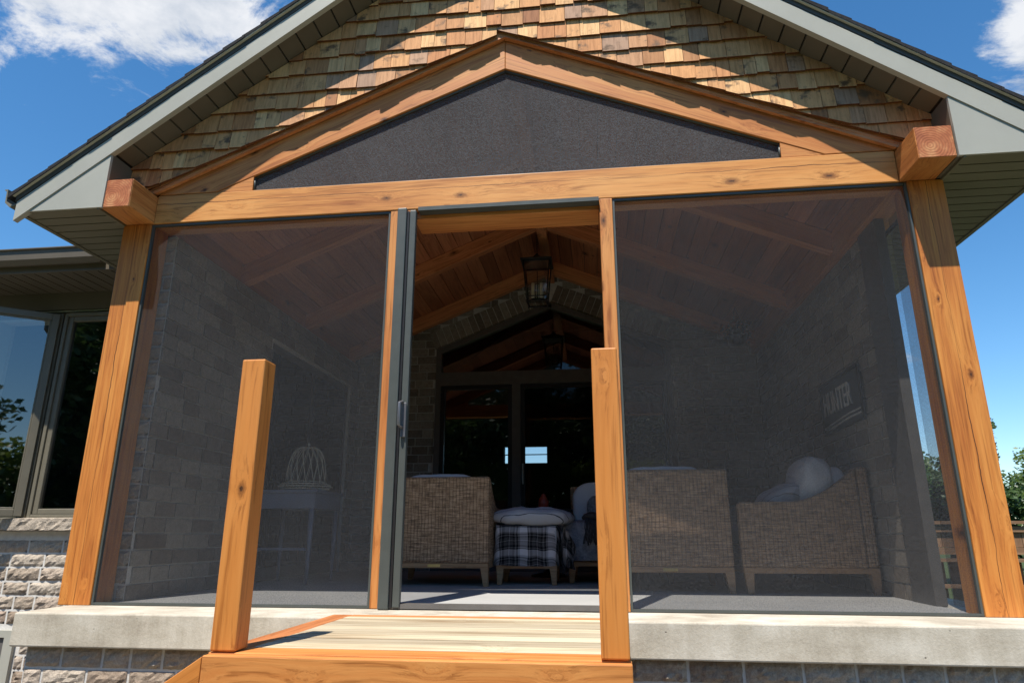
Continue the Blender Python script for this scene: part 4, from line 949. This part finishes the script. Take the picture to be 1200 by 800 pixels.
lo = bpy.data.objects.new('letters', me); col.objects.link(lo); lo.parent = sg
lo.matrix_local = Matrix.Translation((-.016, .06, .02)) @ Matrix(((0, 0, -1, 0), (-1, 0, 0, 0), (0, 1, 0, 0), (0, 0, 0, 1))) @ Matrix.Diagonal((.62, 1.0, 1, 1))
f = MB()
for dz in (0, -.03):
    pts = [(-.016, -.40+.80*i/20, -.112+dz-.06*(max(0, (i/20-.25))**1.3)) for i in range(21)]
    f.tube(pts, .006, 6)
f.build('curved_stripes', m_letter, sg)
# hanging plant at the back right
hp = thing('hanging_plant', 'small pale leafy plant in a dark basket hanging high at the back right', 'plant', (2.05, 3.2, 2.30))
f = MB(); f.lathe([(0, 0), (.07, .01), (.11, .09), (.115, .10), (.10, .10), (0, .09)], seg=20); f.build('basket', m_black, hp)
f = MB(); [f.tube([(.11*math.cos(a), .11*math.sin(a), .1), (0, 0, .42)], .0025, 4) for a in (0, 2.1, 4.2)]; f.build('wires', m_black, hp)
f = MB(); r = random.Random(3)
for k in range(260):
    a, q = r.uniform(0, 6.28), r.random()**.6; c = Vector((.16*q*math.cos(a), .16*q*math.sin(a), .12+r.uniform(-.12, .10)*q+.04)); d = Vector((r.gauss(0, 1), r.gauss(0, 1), r.gauss(0, .6))).normalized()*.03; e = d.orthogonal().normalized()*.012
    f.face([c-d, c+e, c+d, c-e], r.random())
f.build('foliage', m_leafb, hp)

# ------------------------------------------------------------------ fence and trees beyond
fx = thing('garden_fence', 'weathered brown board fence with a flat top rail in the garden at right', 'fence', (6.5, 6.0, GZ))
def fb_(mb, name, mat, parent=None): return mb.build(name, mat, fx, loc=(-6.5, -6.0, -GZ))
f = MB(); x = 3.2; r = random.Random(6)
while x < 12: f.box(x+.004, x+.136, 6.0, 6.02, .24, .50+r.uniform(-.004, .004), r.random()); x += .14
vs = MB(); vs.v = [v-Vector((6.5, 6, GZ)) for v in f.v]; vs.f, vs.t, vs.sm = f.f, f.t, f.sm
vs.build('boards', m_fencew, fx, local=Matrix.Rotation(-math.pi/2, 4, 'Y'))
f = MB(); f.box(3.2, 12, 5.93, 6.07, .53, .57).box(3.2, 12, 5.965, 5.998, .43, .50).box(3.2, 12, 5.96, 5.998, .15, .235); fb_(f, 'rails', m_fencew)
f = MB(); x = 3.2
while x < 12: f.box(x, x+.13, 6.10, 6.12, GZ, .06, r.random()); x += .19
fb_(f, 'lower_boards', m_fencew)
f = MB(); f.box(3.2, 12, 5.9, 6.09, .06, .10).box(3.2, 12, 5.9, 6.09, -.26, -.22); fb_(f, 'ledge', m_fencew)
for x in (3.3, 5.72, 7.6, 9.4, 11.3):
    f = MB(); f.box(x, x+.09, 5.90, 5.957, GZ, .528, .3); fb_(f, 'fence_post', m_fencew)

def tree_mesh(seed, h, cr, nleaf, ls, conifer=False):
    r = random.Random(seed); tr = MB(); tips = []
    tr.tube([(0, 0, 0), (.05, .03, h*.3), (-.04, .06, h*.6), (.02, 0, h*.9)], [h*.03, h*.022, h*.013, h*.003], 10)
    cl = []
    if conifer:
        for k in range(80):
            f = k/80; z = h*(.08+.9*f); R_ = cr*(1-f)**.85; a = r.uniform(0, 6.28); p = Vector((R_*math.cos(a), R_*math.sin(a), z-.12*R_)); tr.tube([(0, 0, z), p], [.02*(1-f)+.004, .003], 5)
            for q in (.35, .65, .95): cl.append((Vector((0, 0, z)).lerp(p, q), cr*.16*(1.2-f)))
    else:
        for k in range(34):
            a = r.uniform(0, 6.28); z0 = h*r.uniform(.22, .7); el = r.uniform(.1, 1.2); l = cr*r.uniform(.65, 1.05)
            p1 = Vector((math.cos(a)*math.cos(el)*l*.6, math.sin(a)*math.cos(el)*l*.6, z0+math.sin(el)*l*.5)); p2 = p1*1.0+Vector((math.cos(a)*l*.38, math.sin(a)*l*.38, l*.35*r.random()))
            tr.tube([(0, 0, z0), p1, p2], [h*.011, h*.006, h*.002], 6)
            for _ in range(4): cl.append((p2+Vector((r.gauss(0, .2), r.gauss(0, .2), r.gauss(0, .18)))*cr*.55, cr*r.uniform(.13, .26)))
            cl.append((p1, cr*.18))
    lf = MB()
    per = max(1, nleaf//len(cl))
    for c, s in cl:
        tn = r.random()
        for _ in range(per):
            d = Vector((r.gauss(0, 1), r.gauss(0, 1), r.gauss(0, .8))).normalized()*s*r.random()**.45; p = c+d
            if p.z < .3: continue
            a = Vector((r.gauss(0, 1), r.gauss(0, 1), r.gauss(0, .5))).normalized(); b = a.orthogonal().normalized(); b = (b+a.cross(b)*r.uniform(-1, 1)).normalized(); k = ls*r.uniform(.7, 1.3)
            lf.face([p-a*k, p+b*k*.5, p+a*k, p-b*k*.5], min(1, max(0, tn*.6+r.random()*.4)))
    return tr, lf
def tree(seed, loc, h, cr, nleaf, ls, lm, label, con=False, group=None):
    t = thing('pine_tree' if con else 'leafy_tree', label, 'tree', loc, 0, group); tr, lf = tree_mesh(seed, h, cr, nleaf, ls, con)
    tr.build('trunk', m_bark, t); lf.build('crown', lm, t); return t
tree(1, (13.1, 15.0, GZ), 3.15, 1.7, 52000, .055, m_leafy, 'bright yellow green leafy tree directly right of the right porch post')
tree(2, (17.3, 20.5, GZ), 3.9, 2.5, 52000, .085, m_leafd, 'tall dark green tree behind the bright one at the right edge')
tree(3, (11.3, 13.2, GZ), 2.0, .7, 9000, .03, m_leafb, 'small blue green conifer low beside the right porch post above the fence', True)
tree(4, (9.6, 15.5, GZ), 3.2, 1.7, 40000, .065, m_leafd, 'dark green tree seen through the right side screen above the fence')
tree(5, (21.5, 17.5, GZ), 3.5, 2.3, 40000, .085, m_leafd, 'dense green tree outermost at the right edge')
bf = thing('reflection_fence', 'unseen dark brown board fence across the garden, added to darken the door reflection', 'fence', (0, -15.5, GZ))  # added out of view so the door glass mirrors something dark
f = MB(); x = -26
while x < 16: f.box(x, x+.15, -15.5, -15.48, GZ, GZ+1.75+.01*math.sin(x*9), rnd.random()); x += .158
f.build('boards', m_fencew, bf, loc=(0, 15.5, -GZ)); f = MB(); f.box(-26, 16, -15.55, -15.45, GZ+1.77, GZ+1.82); f.build('cap_rail', m_fencew, bf, loc=(0, 15.5, -GZ))
hd = thing('hedge', 'unseen, added to fill the bright gap in the door reflection: tall clipped green hedge behind the far board fence across the garden', 'hedge', (-5, -17, GZ))  # leaf mass added out of view to block the mirrored sky gap
f = MB(); r = random.Random(31)
for k in range(34000):
    p = Vector((r.uniform(-20, 16), r.uniform(-1, .6), r.uniform(.8, 3.9)+.35*math.sin(k))); a = Vector((r.gauss(0, 1), r.gauss(0, 1), r.gauss(0, .6))).normalized()*.15; b = a.orthogonal().normalized()*.08
    f.face([p-a, p+b, p+a, p-b], r.random())
f.build('foliage', m_leafy, hd); f = MB()
for k in range(24): f.tube([(-19.5+k*1.5, -.2, 0), (-19.4+k*1.5, -.2, 3.2)], [.06, .02], 6)
f.build('stems', m_bark, hd)
base = tree(6, (-9, -17, GZ), 8, 4.4, 24000, .15, m_leafd, 'tall tree across the garden mirrored in the windows', group='trees across the garden')
base['label'] = 'tall dark tree across the garden, nearest of its row'
for i, (x, y, s, rz, lb) in enumerate(((-16, -15, 1.1, 1, 'second tree from the far left in the row across the garden'), (-22, -19, 1.3, 2, 'farthest left tree of the row across the garden'),
                                  (-3, -21, 1.0, 3, 'low rounded tree in the middle of the row across the garden'), (3.5, -24, 1.1, 4, 'rightmost tree of the row across the garden'), (-12, -24, 1.35, 2.5, 'largest tree standing behind the row across the garden'))):
    c = base.copy(); col.objects.link(c); c.location = (x, y, GZ); c.scale = (s, s, s*(.9+.05*i)); c.rotation_euler = (0, 0, rz); c['label'] = lb
    for ch in base.children:
        d = ch.copy(); col.objects.link(d); d.parent = c
